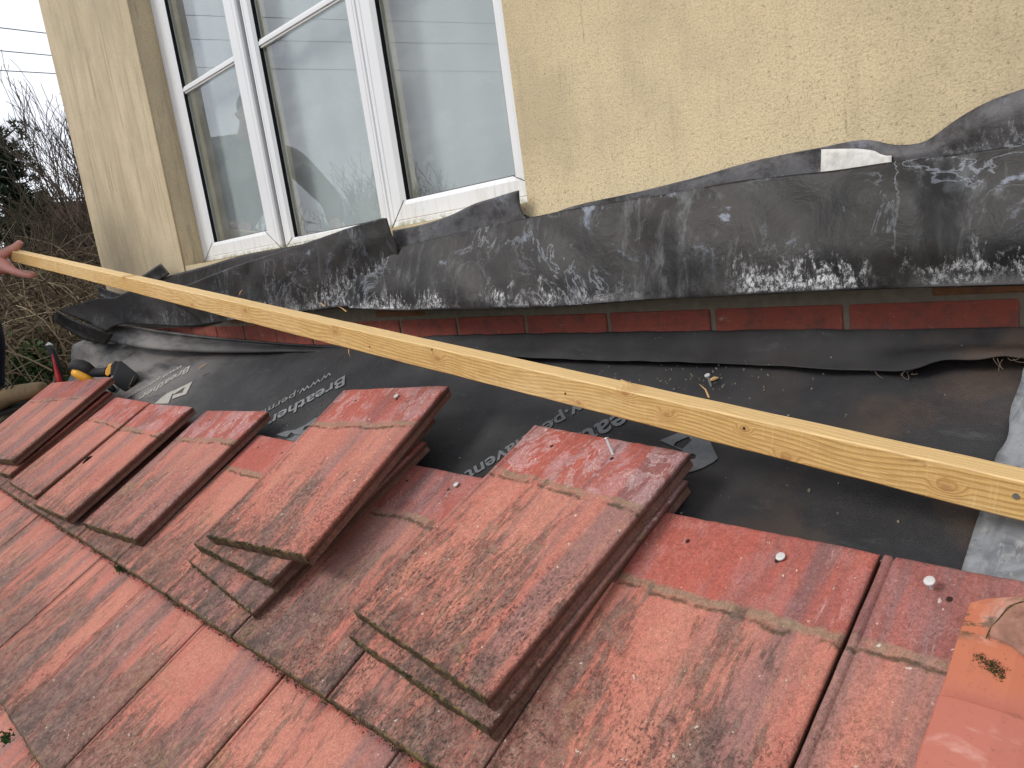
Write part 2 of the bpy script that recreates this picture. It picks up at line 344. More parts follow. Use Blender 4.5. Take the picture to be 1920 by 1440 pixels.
M = dict(tile=tile_material(), lead=lead_material(), mem=membrane_material(), render=render_material(), 
         brick=brick_material(), upvc=upvc_material(), glass=glass_material(), verge=verge_material(),
         mortar=simple('grey_mortar', (.20, .175, .135), .9, .1, .4, 60, bump=.002),
         black=simple('black_rubber', (.008, .008, .009), .5, .4, .2), gasket=simple('black_gasket', (.006, .006, .007), .7, .2, .1),
         spacer=simple('bronze_spacer_bar', (.44, .37, .215), .45, .4, .12),
         room=simple('pale_room_wall', (.40, .43, .42), .9, .1, .05, 2), curtain=simple('net_curtain', (.62, .645, .65), .9, .1, .03, 3),
         nail=simple('galvanised_nail', (.60, .60, .60), .35, .5, .2, 200, metal=.35), wood2=simple('wood_chip', (.55, .34, .15), .8, .2, .3),
         yellow=simple('yellow_plastic', (.75, .36, .015), .35, .5, .1), bplast=simple('black_plastic', (.006, .006, .007), .55, .4, .2),
         grip=simple('dark_grey_grip', (.022, .022, .025), .65, .3, .4, 90, bump=.0008), red=simple('red_grip', (.42, .01, .015), .4, .5, .1),
         steel=simple('steel', (.5, .5, .52), .3, .5, .15, metal=.9), skin=simple('weathered_skin', (.52, .24, .20), .5, .4, .14, 38, bump=.0006),
         navy=simple('navy_work_fabric', (.009, .011, .022), .85, .15, .4, 120, bump=.0006), fleece=simple('dark_jacket', (.018, .02, .024), .9, .1, .3, 60),
         suede=simple('tan_suede', (.20, .145, .085), .85, .15, .3, 60, bump=.001), sole=simple('dark_boot_sole', (.03, .026, .022), .8, .2, .2),
         lace=simple('black_lace', (.01, .01, .01), .8, .2, .1), hair=simple('brown_hair', (.035, .02, .012), .7, .2, .4, 200),
         label=simple('weathered_paper', (.60, .58, .55), .75, .2, .55, 90), print=simple('grey_print', (.125, .132, .142), .75, .2, .30, 140),
         print_m=simple('mid_grey_print', (.20, .205, .21), .8, .2, .25, 120), print_d=simple('dusty_grey_print', (.36, .34, .31), .8, .2, .35, 90),
         moss=leaf_material('green_moss', (.025, .035, .010), (.06, .055, .02)), mossg=leaf_material('bright_moss', (.03, .075, .02), (.07, .13, .03)),
         bark=simple('grey_brown_bark', (.10, .078, .06), .9, .1, .3, 5), bark_d=simple('dark_bark', (.050, .040, .033), .9, .1, .3, 5),
         bramble=simple('dry_bramble_stem', (.20, .155, .10), .85, .15, .45, 3), bramble_d=simple('dark_bramble_stem', (.085, .065, .045), .9, .1, .4, 3),
         pine=leaf_material('pine_needles', (.012, .026, .012), (.030, .050, .022)), ivy=leaf_material('ivy_leaves', (.02, .05, .015), (.05, .10, .03)),
         grass=simple('rough_grass', (.055, .065, .03), .95, .1, .4, .6), roofb=simple('brown_far_roof', (.075, .045, .035), .9, .1, .25, 6),
         brickf=simple('far_brick', (.12, .07, .05), .9, .1, .2, 5), wire=simple('grey_cable', (.08, .08, .09), .6, .3, .1),
         pole=simple('wooden_pole', (.12, .09, .06), .9, .1, .3, 5), deck=simple('roof_boarding', (.10, .07, .045), .9, .1, .3, 6),
         fibre=simple('pale_fibre', (.12, .09, .065), .9, .1), plast=simple('white_wall_far', (.55, .52, .46), .9, .1, .1, 3))

# ------------------------------------------------------------------ object helpers
def link(o, parent=None):
    col.objects.link(o)
    if parent is not None: o.parent = parent
    return o
def tag(o, label, cat=None, group=None, kind=None):
    if label: o['label'] = label
    if cat: o['category'] = cat
    if group: o['group'] = group
    if kind: o['kind'] = kind
    return o
def empty(name, loc=(0, 0, 0), label=None, cat=None, group=None):
    o = bpy.data.objects.new(name, None); o.location = loc; o.empty_display_size = .1; link(o); return tag(o, label, cat, group)
def mesh(name, vs, fs, mat, parent=None, smooth=False, uvs=None, autosmooth=None):
    me = bpy.data.meshes.new(name); me.from_pydata([tuple(v) for v in vs], [], fs); me.validate()
    if uvs:
        ul = me.uv_layers.new(name='UVMap')
        for l in me.loops: ul.data[l.index].uv = uvs[l.vertex_index]
    me.materials.append(mat); me.update()
    for p_ in me.polygons: p_.use_smooth = smooth
    o = bpy.data.objects.new(name, me); link(o)
    if parent is not None:
        o.parent = parent; o.matrix_parent_inverse = Matrix.Translation(parent.location).inverted() if parent.type == 'EMPTY' else Matrix.Identity(4)
    return o
class MB:
    def __init__(s): s.v = []; s.f = []
    def box(s, c, d, R=None):
        c = Vector(c); k = len(s.v)
        for x, y, z in ((-1, -1, -1), (1, -1, -1), (1, 1, -1), (-1, 1, -1), (-1, -1, 1), (1, -1, 1), (1, 1, 1), (-1, 1, 1)):
            q = Vector((x * d[0] / 2, y * d[1] / 2, z * d[2] / 2)); s.v.append(c + (R @ q if R else q))
        for f in ((0, 3, 2, 1), (4, 5, 6, 7), (0, 1, 5, 4), (1, 2, 6, 5), (2, 3, 7, 6), (3, 0, 4, 7)): s.f.append(tuple(k + i for i in f))
    def tube(s, pts, rad, n=6, cap=True):
        pts = [Vector(p_) for p_ in pts]; k0 = len(s.v); m = len(pts)
        if not hasattr(rad, '__len__'): rad = [rad] * m
        up = None
        for i, p_ in enumerate(pts):
            d = (pts[min(i + 1, m - 1)] - pts[max(i - 1, 0)])
            if d.length < 1e-9: d = Vector((0, 0, 1))
            d.normalize()
            if up is None: up = d.orthogonal().normalized()
            else:
                up = up - d * up.dot(d)
                up = up.normalized() if up.length > 1e-6 else d.orthogonal().normalized()
            sd_ = d.cross(up)
            for j in range(n):
                a = 2 * pi * j / n; s.v.append(p_ + (up * cos(a) + sd_ * sin(a)) * rad[i])
        for i in range(m - 1):
            for j in range(n):
                a = k0 + i * n + j; b = k0 + i * n + (j + 1) % n; s.f.append((a, b, b + n, a + n))
        if cap: s.f.append(tuple(k0 + j for j in reversed(range(n)))); s.f.append(tuple(k0 + (m - 1) * n + j for j in range(n)))
    def sheet(s, rows, closed=False):
        k = len(s.v); n = len(rows[0])
        for r in rows: s.v += [Vector(p_) for p_ in r]
        for i in range(len(rows) - 1):
            for j in range(n - 1): s.f.append((k + i * n + j, k + i * n + j + 1, k + (i + 1) * n + j + 1, k + (i + 1) * n + j))
    def build(s, name, mat, parent=None, smooth=False, bevel=0, seg=2):
        o = mesh(name, s.v, s.f, mat, parent, smooth)
        if bevel:
            b = o.modifiers.new('bevel', 'BEVEL'); b.width = bevel; b.segments = seg; b.limit_method = 'ANGLE'; b.angle_limit = radians(40)
        return o
def catmull(P, t):
    n = len(P) - 1; t = max(0, min(n - 1e-6, t)); i = int(t); f = t - i
    p0 = P[max(i - 1, 0)]; p1 = P[i]; p2 = P[i + 1]; p3 = P[min(i + 2, n)]
    return .5 * ((2 * p1) + (p2 - p0) * f + (2 * p0 - 5 * p1 + 4 * p2 - p3) * f * f + (3 * p1 - p0 - 3 * p2 + p3) * f * f * f)
def resample(poly, n, lin=False):
    """poly: Vectors; n+1 points by arc length"""
    fine = []
    for k in range((len(poly) - 1) * 12 + 1):
        t = k / 12
        if lin:
            i = min(int(t), len(poly) - 2); fine.append(poly[i].lerp(poly[i + 1], t - i))
        else: fine.append(catmull(poly, t))
    ls = [0]
    for a, b in zip(fine, fine[1:]): ls.append(ls[-1] + (b - a).length)
    o = []; j = 0
    for k in range(n + 1):
        t = ls[-1] * k / n
        while j < len(ls) - 2 and ls[j + 1] < t: j += 1
        f = (t - ls[j]) / max(ls[j + 1] - ls[j], 1e-9); o.append(fine[j].lerp(fine[j + 1], f))
    return o

# ------------------------------------------------------------------ the house wall
house = empty('house', (0, 0, 0), 'cream rendered house wall with a brick base and white three light window', 'house')
Y0, YW = 0.0, 0.076
WX0, WX1, WZ0, WZ1 = -.92, .868, .322, 1.95
XL, XR, ZT = -1.87, 6.0, 4.2
def wallbox(mb, x0, x1, z0, z1, nx=1, nz=1, y=Y0, y1=.28): mb.box(((x0 + x1) / 2, (y + y1) / 2, (z0 + z1) / 2), (x1 - x0, y1 - y, z1 - z0))
mb = MB()
wallbox(mb, XL, WX0, .17, ZT); wallbox(mb, WX1, XR, .17, ZT); wallbox(mb, WX0, WX1, WZ1, ZT); wallbox(mb, WX0, WX1, .17, WZ0, y1=.28)
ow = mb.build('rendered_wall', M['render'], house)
bm = bmesh.new(); bm.from_mesh(ow.data); bmesh.ops.remove_doubles(bm, verts=bm.verts, dist=1e-5); bm.to_mesh(ow.data); bm.free()
mb = MB(); mb.box(((XL + XR) / 2, .26 + 2.2, (.1 + ZT) / 2 - 1.4), (XR - XL - .01, 4.2, ZT + 2.85)); mb.build('rear_wall', M['render'], house)
# corner bead catching the light along the reveal
mb = MB(); mb.tube([(WX0 - .001, -.0005, .20), (WX0 - .001, -.0005, WZ1)], .0035, 8); mb.build('corner_bead', M['render'], house, True)
# brick base: one course open to view, the one above under the lead
bb = MB(); random.seed(4)
for r, z0 in enumerate((-.048, .027, .101)):
    zh = .067 if r < 2 else .063
    k0 = -11 if r != 1 else -11
    x = .8135 - .225 * 12 + (.1125 if r != 1 else 0)
    while x < XR:
        a = max(x + .005, XL); b = min(x + .220, XR)
        if b - a > .03:
            bb.box(((a + b) / 2, .05 + random.uniform(-.001, .0015) + (.004 if r == 2 else 0), z0 + zh / 2 + random.uniform(-.001, .001)), (b - a, .1, zh))
        x += .225
bk = bb.build('brick_course', M['brick'], house, bevel=.003)
mb = MB(); mb.box(((XL + XR) / 2, .0645, -.9), (XR - XL - .004, .12, 2.14)); mb.build('mortar', M['mortar'], house)

# -- window: mitred profiles
def frame(name, x0, x1, z0, z1, wl, wr, wb, wt, yf, depth, parent, bev=.008, mat='upvc'):
    outer = [(x0, z0), (x1, z0), (x1, z1), (x0, z1)]
    def ring(f, y): return [(x0 + wl * f, y, z0 + wb * f), (x1 - wr * f, y, z0 + wb * f), (x1 - wr * f, y, z1 - wt * f), (x0 + wl * f, y, z1 - wt * f)]
    rings = [ring(0, yf + depth), ring(0, yf + .005), ring(.05, yf), ring(.22, yf), ring(.25, yf + .002), ring(.29, yf), ring(.82, yf), ring(1, yf + bev), ring(1, yf + depth)]
    vs = [Vector(p_) for r in rings for p_ in r]; fs = []
    for i in range(len(rings) - 1):
        for j in range(4): a = i * 4 + j; b = i * 4 + (j + 1) % 4; fs.append((a, b, b + 4, a + 4))
    return mesh(name, vs, fs, M[mat], parent)
win = frame('window', -.925, .885, WZ0 - .002, 1.94, .035, .035, .012, .03, YW + .012, .05, house)
# vertical mullions of the outer frame
mb = MB(); mb.box((-.298, YW + .030, 1.13), (.028, .03, 1.6)); mb.box((.300, YW + .030, 1.13), (.05, .03, 1.6)); mb.build('mullion', M['gasket'], win)
frame('sash', -.920, -.312, .326, 1.93, .102, .090, .064, .06, YW, .03, win)
frame('fixed_frame', -.283, .290, .326, 1.93, .050, .045, .026, .05, YW, .03, win)
frame('sash', .292, .900, .324, 1.93, .070, .139, .064, .06, YW, .03, win)
PN = ((-.818, -.402, .390), (-.233, .245, .352), (.362, .761, .388))
for i, (a, b, z) in enumerate(PN):
    mb = MB(); mb.box(((a + b) / 2, YW + .0225, (z + 1.87) / 2), (b - a + .012, .003, 1.87 - z + .012)); gp = mb.build('glass_pane', M['glass'], win)
    # black gasket between bead and glass, bronze spacer bar behind the glass
    mb = MB(); y0, y1 = YW + .0085, YW + .0205
    for bx in ((a - .002, a + .0012), (b - .0012, b + .002)): mb.box(((bx[0] + bx[1]) / 2, (y0 + y1) / 2, (z + 1.87) / 2), (bx[1] - bx[0], y1 - y0, 1.87 - z))
    mb.box(((a + b) / 2, (y0 + y1) / 2, z), (b - a - .006, y1 - y0, .003)); mb.build('gasket', M['gasket'], win)
    mb = MB(); y0, y1 = YW + .026, YW + .046
    for bx in (a + .002, b - .002): mb.box((bx, (y0 + y1) / 2, (z + 1.87) / 2), (.008, y1 - y0, 1.87 - z))
    mb.box(((a + b) / 2, (y0 + y1) / 2, z), (b - a, y1 - y0, .008)); mb.build('spacer_bar', M['spacer'], win)
    mb = MB(); mb.box(((a + b) / 2, YW + .0165, .922), (b - a, .008, .024)); mb.box(((a + b) / 2, YW + .0115, .922), (b - a, .006, .012)); mb.build('glazing_bar', M['upvc'], win, bevel=.0015)
# mitre lines where the profiles meet
mb = MB()
for (x0, z0, x1, z1) in ((-.920, .326, -.818, .390), (-.312, .326, -.402, .390), (.292, .324, .362, .388), (.900, .324, .761, .388), (-.283, .326, -.233, .352)):
    a = Vector((x0, YW - .0003, z0)); b = Vector((x1, YW - .0003, z1)); mb = MB(); mb.tube([a, b], .0009, 4); mb.build('mitre_joint', M['gasket'], win)
# room behind: side walls, ceiling, pale blind
mb = MB(); mb.box((0, 1.6, 1.1), (2.3, .02, 2.4)); mb.box((-1.10, .9, 1.1), (.02, 1.3, 2.4)); mb.box((1.10, .9, 1.1), (.02, 1.3, 2.4)); mb.box((0, .9, .30), (2.2, 1.3, .02)); mb.box((0, .9, 2.2), (2.2, 1.3, .02))
rw = mb.build('room_lining', M['room'], house)
rear = [o for o in col.objects if o.name == 'rear_wall'][0]; rear.location.y = 0
# curtain
rows = []
for zi in range(3):
    rows.append([(x0, .160 + .005 * sin(x0 * 21) + .003 * sin(x0 * 47 + 1), .33 + zi * .8) for x0 in [-1.0 + i * .01 for i in range(201)]])
mb = MB(); mb.sheet(rows); cu = mb.build('net_curtain', M['curtain'], house, True)
bpy.data.objects.remove(rear)
mb = MB()   # side and back of the house, outside the room
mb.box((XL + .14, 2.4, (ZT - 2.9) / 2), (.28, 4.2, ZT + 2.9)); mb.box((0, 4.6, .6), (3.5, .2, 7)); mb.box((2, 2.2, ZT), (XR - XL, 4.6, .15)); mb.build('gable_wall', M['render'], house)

# ------------------------------------------------------------------ sheets of lead, traced edge by edge at their own distance from the wall
def rnd3(P, s): return noise.noise(Vector(P) * s)
def sheet(name, rows, mat, nu, nv, amp=.004, sc=6, thick=.0025, label=None, cat=None, group=None, seed=0., white=1., wob=.0, parent=None, lin=False, curl=0.):
    R_ = [resample([Vector(p_) for p_ in r], nu, lin) for r in rows]
    vs = []; uvs = []; fs = []
    for i in range(nu + 1):
        cp = [r[i] for r in R_]
        for j in range(nv + 1):
            t = j / nv * (len(cp) - 1)
            if lin or len(cp) == 2:
                k = min(int(t), len(cp) - 2); q = cp[k].lerp(cp[k + 1], t - k)
            else: q = catmull(cp, t)
            e = min(1, 4 * min(j, nv - j) / nv + .35)
            a = amp * e
            q = q + Vector((0, -1, .25)) * (a * rnd3(q + Vector((seed, 0, 0)), sc) + a * .5 * rnd3(q + Vector((seed, 3, 0)), sc * 3.1))
            if wob: q = q + Vector((0, 0, wob * rnd3(q + Vector((seed, 9, 0)), 19)))
            vs.append(q); uvs.append((i / nu, 1 - j / nv))
    for i in range(nu):
        for j in range(nv):
            a = i * (nv + 1) + j; fs.append((a, a + 1, a + nv + 2, a + nv + 1))
    o = mesh(name, vs, fs, mat, parent, True, uvs)
    if thick:
        md = o.modifiers.new('thickness', 'SOLIDIFY'); md.thickness = thick; md.offset = 0
    o['seed'] = float(seed); o['white'] = float(white); o['lift'] = {17.9: .75, 12.2: .6, 31.: .5}.get(seed, 0.)
    return tag(o, label, cat, group)
Yp = lambda L_: [aty(x, y, Y) for x, y, Y in L_]
LG = 'lifted lead flashings along the wall'
# main band
sheet('lead_flashing', [
    Yp([(618, 498, -.055), (700, 478, -.04), (780, 457, -.032), (880, 432, -.03), (1000, 407, -.028), (1100, 388, -.03), (1190, 374, -.032), (1270, 362, -.032), (1400, 338, -.035), (1560, 321, -.04), (1700, 301, -.045), (1800, 288, -.05), (1920, 271, -.055), (2100, 246, -.06)]),
    Yp([(630, 515, -.060), (710, 502, -.052), (790, 488, -.052), (880, 473, -.048), (1000, 458, -.050), (1100, 444, -.052), (1200, 432, -.048), (1290, 422, -.062), (1400, 408, -.056), (1560, 395, -.060), (1700, 378, -.088), (1800, 366, -.070), (1920, 352, -.075), (2100, 330, -.08)]),
    Yp([(640, 548, -.070), (730, 540, -.072), (810, 530, -.074), (900, 522, -.070), (1000, 514, -.074), (1110, 504, -.072), (1210, 494, -.072), (1300, 486, -.080), (1420, 474, -.076), (1560, 466, -.080), (1700, 456, -.100), (1800, 452, -.090), (1920, 446, -.098), (2100, 436, -.10)]),
    Yp([(650, 570, -.078), (740, 564, -.080), (820, 560, -.082), (900, 556, -.082), (1000, 550, -.082), (1110, 542, -.082), (1210, 534, -.082), (1310, 528, -.084), (1430, 520, -.082), (1560, 513, -.084), (1700, 505, -.096), (1800, 502, -.095), (1920, 498, -.100), (2100, 492, -.10)]),
    Yp([(655, 578, -.081), (740, 582, -.083), (820, 581, -.085), (900, 580, -.086), (1000, 577, -.086), (1110, 570, -.086), (1210, 562, -.086), (1310, 558, -.086), (1430, 552, -.084), (1560, 546, -.086), (1700, 540, -.094), (1800, 537, -.096), (1920, 534, -.100), (2100, 530, -.10)]),
], M['lead'], 150, 40, .011, 4.5, .003, 'long bulging dark lead band with white crust along its lower edge', 'lead flashing', LG, 1.3, 1.0)
# sheet below the window, its top corner lifted
sheet('lead_flashing', [
    Yp([(300, 545, -.10), (345, 536, -.085), (400, 514, -.08), (460, 492, -.075), (520, 473, -.07), (600, 447, -.062), (670, 422, -.055), (720, 408, -.05), (724, 409, -.05)]),
    Yp([(330, 570, -.09), (380, 560, -.085), (440, 540, -.08), (500, 520, -.08), (560, 500, -.078), (620, 482, -.07), (680, 458, -.06), (728, 442, -.05), (734, 440, -.05)]),
    Yp([(360, 590, -.085), (420, 580, -.085), (480, 568, -.085), (540, 555, -.085), (600, 540, -.082), (650, 522, -.068), (700, 500, -.055), (738, 478, -.045), (746, 470, -.045)]),
    Yp([(380, 608, -.082), (430, 602, -.083), (480, 597, -.084), (530, 590, -.085), (580, 584, -.084), (630, 579, -.080), (680, 576, -.068), (720, 570, -.06), (745, 560, -.05)]),
], M['lead'], 70, 22, .006, 8, .003, 'creased dark lead sheet under the window with one corner raised', 'lead flashing', LG, 5.1, .62)
# thin dark strip tucked under the left sash
sheet('lead_flashing', [
    Yp([(300, 522, -.035), (335, 512, -.03), (385, 499, -.025), (450, 480, -.02), (525, 466, -.015), (600, 452, -.012)]),
    Yp([(300, 560, -.04), (335, 552, -.035), (385, 535, -.03), (450, 515, -.03), (525, 500, -.03), (600, 490, -.03)]),
], M['lead'], 30, 8, .002, 9, .0025, 'narrow black lead strip tucked under the left window sash', 'lead flashing', LG, 8.7, .25)
# centre strip below the right sash
sheet('lead_flashing', [
    Yp([(736, 432, .0 - .012), (780, 424, -.012), (840, 406, -.014), (890, 382, -.018), (930, 370, -.022), (968, 358, -.026), (973, 357, -.026)]),
    Yp([(740, 470, -.020), (785, 458, -.020), (845, 444, -.020), (895, 428, -.022), (935, 412, -.024), (972, 396, -.024), (980, 400, -.022)]),
    Yp([(742, 500, -.026), (790, 490, -.026), (850, 478, -.026), (900, 466, -.026), (940, 456, -.026), (985, 440, -.024), (1012, 430, -.022)]),
], M['lead'], 36, 14, .004, 9, .0025, 'mid grey lead piece with a wavy top below the right sash', 'lead flashing', LG, 12.2, .5)
# strip behind the main band, climbing to the right
bk = sheet('lead_flashing', [
    Yp([(978, 400, -.012), (1012, 410, -.012), (1060, 392, -.013), (1120, 376, -.014), (1230, 352, -.014), (1320, 328, -.015), (1420, 301, -.016), (1540, 276, -.018), (1620, 263, -.02), (1680, 272, -.022), (1735, 266, -.024), (1790, 228, -.028), (1850, 194, -.034), (1920, 168, -.04), (2100, 110, -.05)]),
    Yp([(985, 415, -.014), (1020, 420, -.014), (1070, 408, -.015), (1130, 393, -.016), (1235, 370, -.016), (1325, 348, -.017), (1425, 325, -.02), (1545, 304, -.022), (1625, 292, -.024), (1685, 296, -.03), (1740, 290, -.034), (1795, 262, -.038), (1855, 234, -.044), (1920, 214, -.05), (2100, 170, -.06)]),
    Yp([(990, 450, -.018), (1030, 450, -.018), (1080, 440, -.018), (1140, 425, -.018), (1240, 405, -.018), (1330, 385, -.018), (1430, 365, -.022), (1550, 350, -.022), (1630, 340, -.024), (1690, 335, -.026), (1745, 330, -.028), (1800, 322, -.03), (1860, 312, -.034), (1920, 300, -.036), (2100, 270, -.04)]),
], M['lead'], 110, 14, .0035, 9, .0025, 'paler lead strip behind the long band curling up at the right', 'lead flashing', LG, 17.9, .45)
lb = sheet('paper_label', [Yp([(1540, 280, -.024), (1575, 279, -.025), (1610, 279, -.026), (1640, 283, -.027), (1655, 291, -.029), (1672, 292, -.032)]),
            Yp([(1538, 330, -.027), (1575, 328, -.028), (1610, 326, -.029), (1640, 322, -.030), (1655, 318, -.033), (1672, 314, -.036)])], M['label'], 12, 6, .001, 9, .0008, parent=bk)
lb['label'] = 'scuffed white paper label'
# scraps at the left end
sheet('lead_flashing', [Yp([(262, 520, -.04), (280, 508, -.045), (301, 494, -.05)]), Yp([(290, 530, -.04), (305, 522, -.04), (318, 514, -.04)])], M['lead'], 8, 6, .001, 9, .0025,
      'small black lead corner sticking up behind the timber', 'lead flashing', LG, 21., .15)
def P3(L_): return [atd(x, y, t) for x, y, t in L_]
sheet('lead_flashing', [
    P3([(107, 582, 3.30), (140, 572, 3.28), (183, 560, 3.24), (215, 558, 3.2), (245, 545, 3.12), (290, 535, 3.0), (330, 530, 2.9)]),
    P3([(150, 600, 3.26), (172, 592, 3.24), (205, 583, 3.2), (240, 578, 3.14), (275, 570, 3.05), (320, 560, 2.95), (370, 560, 2.82)]),
    P3([(200, 624, 3.20), (215, 612, 3.18), (240, 607, 3.14), (275, 609, 3.06), (320, 612, 2.96), (370, 613, 2.85), (430, 602, 2.68)]),
], M['lead'], 44, 16, .006, 8, .003, 'crumpled lead sheet end peeled away past the house corner', 'lead flashing', LG, 25., .25)
sheet('lead_flashing', [
    P3([(106, 583, 3.302), (140, 600, 3.265), (175, 612, 3.23), (212, 626, 3.19)]),
    P3([(100, 600, 3.34), (128, 620, 3.31), (160, 638, 3.28), (200, 645, 3.24)]),
], M['lead'], 16, 6, .003, 9, .003, 'dark underside of the peeled lead, folded back on itself', 'lead flashing', LG, 28., .1)
sheet('lead_flashing', [
    P3([(180, 535, 3.36), (205, 545, 3.32), (240, 556, 3.26)]),
    P3([(188, 556, 3.36), (212, 566, 3.32), (245, 572, 3.26)]),
], M['lead'], 12, 6, .004, 12, .003, 'thin lead offcut wedged behind the peeled sheet end', 'lead flashing', LG, 31., .6)

# ------------------------------------------------------------------ breather membrane
def mem_h(u, v):
    h = .004 + max(0, .40 - v) * .055
    h += .0045 * noise.noise(Vector((u * 2.2, v * 5, 0))) + .002 * noise.noise(Vector((u * 7, v * 9, 3)))
    # crumple at the right end and creases at the left end
    k = max(0, min(1, (u - 1.15) / .5)) * max(0, min(1, (.22 - v) / .1))
    h += k * (.012 * noise.noise(Vector((u * 7 + v * 5, v * 13, 7))) + .010 * abs(noise.noise(Vector((u * 11 - v * 9, v * 8, 2)))))
    k = max(0, min(1, (-1.05 - u) / .5)) * max(0, min(1, (.34 - v) / .12))
    h += k * (.030 * abs(noise.noise(Vector((u * 5 + v * 4, v * 3, 5)))) + .018 + .010 * noise.noise(Vector((u * 17 + v * 14, v * 4, 9))))
    if v > .40: h -= (v - .40) * .09
    return h
rows = []
us = [-1.88 + i * .02 for i in range(182)]
vsn = [-.06 + j * .014 for j in range(48)]
left = [(-.01, .05), (-.06, .07), (-.12, .07), (-.17, .058), (-.185, .03), (-.20, -.03), (-.215, -.08)]
mb = MB(); rows = []
ledge = resample([Vector((-1.95, a, b)) for a, b in left] + [roofp(-1.95, .30, .0), roofp(-1.95, .45, -.01), roofp(-1.95, .60, -.02)], 47)
rows.append(ledge)
for u in us:
    r = []
    kk = max(0, min(1, (-1.45 - u) / .43)); kk = kk * kk * (3 - 2 * kk)
    for j, v in enumerate(vsn):
        q = roofp(u, v, mem_h(u, v))
        if kk > 0:
            l = ledge[j]; l2 = Vector((u, l.y, l.z)) + Vector((0, -.25, .5)) * (.010 * noise.noise(Vector((u * 14 + v * 9, v * 5, 4))) + .02 * sin(u * 38 + v * 20) * (1 - kk) * .3)
            q = q.lerp(l2, kk)
        r.append(q)
    rows.append(r)
mb.sheet(rows); me_o = mb.build('roofing_membrane', M['mem'], None, True)
md = me_o.modifiers.new('thickness', 'SOLIDIFY'); md.thickness = .0012; md.offset = -1
tag(me_o, 'black breather membrane stretched over the bare strip of roof, printed with grey lettering', 'roofing membrane')
# torn flap standing against the wall, with a frayed lower edge
random.seed(8)
def fray(L_, a=1.2): 
    return L_
fl = sheet('membrane_flap', [
    Yp([(770, 634, -.014), (800, 631, -.013), (830, 629, -.012), (1000, 625, -.010), (1200, 622, -.010), (1380, 619, -.010), (1600, 617, -.010), (1760, 616, -.010), (1920, 614, -.010), (2080, 612, -.010)]),
    Yp([(770, 645, -.03), (800, 645, -.03), (830, 644, -.03), (1000, 644, -.028), (1200, 645, -.026), (1380, 647, -.026), (1600, 650, -.024), (1760, 648, -.022), (1920, 646, -.022), (2080, 644, -.022)]),
    Yp([(770, 657, -.05), (800, 658, -.05), (830, 658, -.05), (1000, 661, -.05), (1200, 666, -.048), (1380, 670, -.046), (1600, 677, -.046), (1760, 662, -.05), (1920, 656, -.05), (2080, 650, -.05)]),
    Yp([(770, 663, -.062), (800, 664, -.062), (840, 665, -.062), (960, 669, -.06), (1100, 675, -.058), (1250, 678, -.058), (1400, 684, -.058), (1560, 691, -.062), (1665, 698, -.07), (1712, 693, -.072), (1765, 677, -.062), (1830, 674, -.06), (1880, 668, -.06), (1930, 672, -.06), (2080, 668, -.06)]),
], M['mem'], 170, 12, .0022, 14, .0010, 'torn strip of grey black underlay standing against the brick course', 'underlay strip', None, 3., wob=.0025)
sheet('membrane_flap', [
    P3([(183, 622, 3.44), (200, 611, 3.38), (240, 610, 3.24), (300, 619, 3.02), (380, 629, 2.80), (460, 637, 2.58), (560, 645, 2.34), (700, 653, 2.05), (820, 658, 1.83)]),
    P3([(184, 624, 3.40), (201, 612, 3.33), (241, 612, 3.20), (301, 622, 2.98), (381, 632, 2.76), (461, 639, 2.54), (561, 647, 2.31), (701, 655, 2.03), (821, 660, 1.82)]),
    P3([(186, 628, 3.44), (203, 618, 3.37), (243, 619, 3.24), (303, 628, 3.01), (383, 637, 2.79), (462, 644, 2.56), (562, 651, 2.33), (702, 657, 2.04), (822, 662, 1.82)]),
    P3([(190, 634, 3.39), (206, 630, 3.33), (246, 632, 3.16), (306, 640, 2.94), (386, 647, 2.70), (464, 652, 2.49), (564, 655, 2.29), (704, 660, 2.02), (823, 664, 1.80)]),
    P3([(196, 640, 3.34), (212, 641, 3.28), (250, 648, 3.10), (308, 656, 2.88), (390, 660, 2.66), (470, 661, 2.46), (566, 660, 2.28), (706, 664, 2.02), (824, 667, 1.79)]),
    P3([(197, 640, 3.38), (213, 641, 3.32), (251, 648, 3.16), (309, 655.5, 2.95), (391, 659, 2.72), (470, 660, 2.50), (566, 659, 2.30), (706, 663, 2.04), (824, 666, 1.80)]),
], M['mem'], 120, 14, .006, 11, .0012, 'rolled and creased end of underlay lying along the wall foot', 'underlay strip', None, 4.)
sheet('membrane_flap', [
    P3([(155, 645, 3.42), (164, 632, 3.42), (172, 618, 3.42), (184, 616, 3.42)]),
    P3([(170, 650, 3.40), (176, 640, 3.38), (182, 628, 3.37), (190, 626, 3.38)]),
    P3([(188, 652, 3.40), (190, 645, 3.41), (194, 638, 3.41), (200, 632, 3.41)]),
], M['mem'], 12, 10, .008, 20, .0012, 'small bunched tail of underlay beyond the left end of the roof', 'underlay strip', None, 6.)

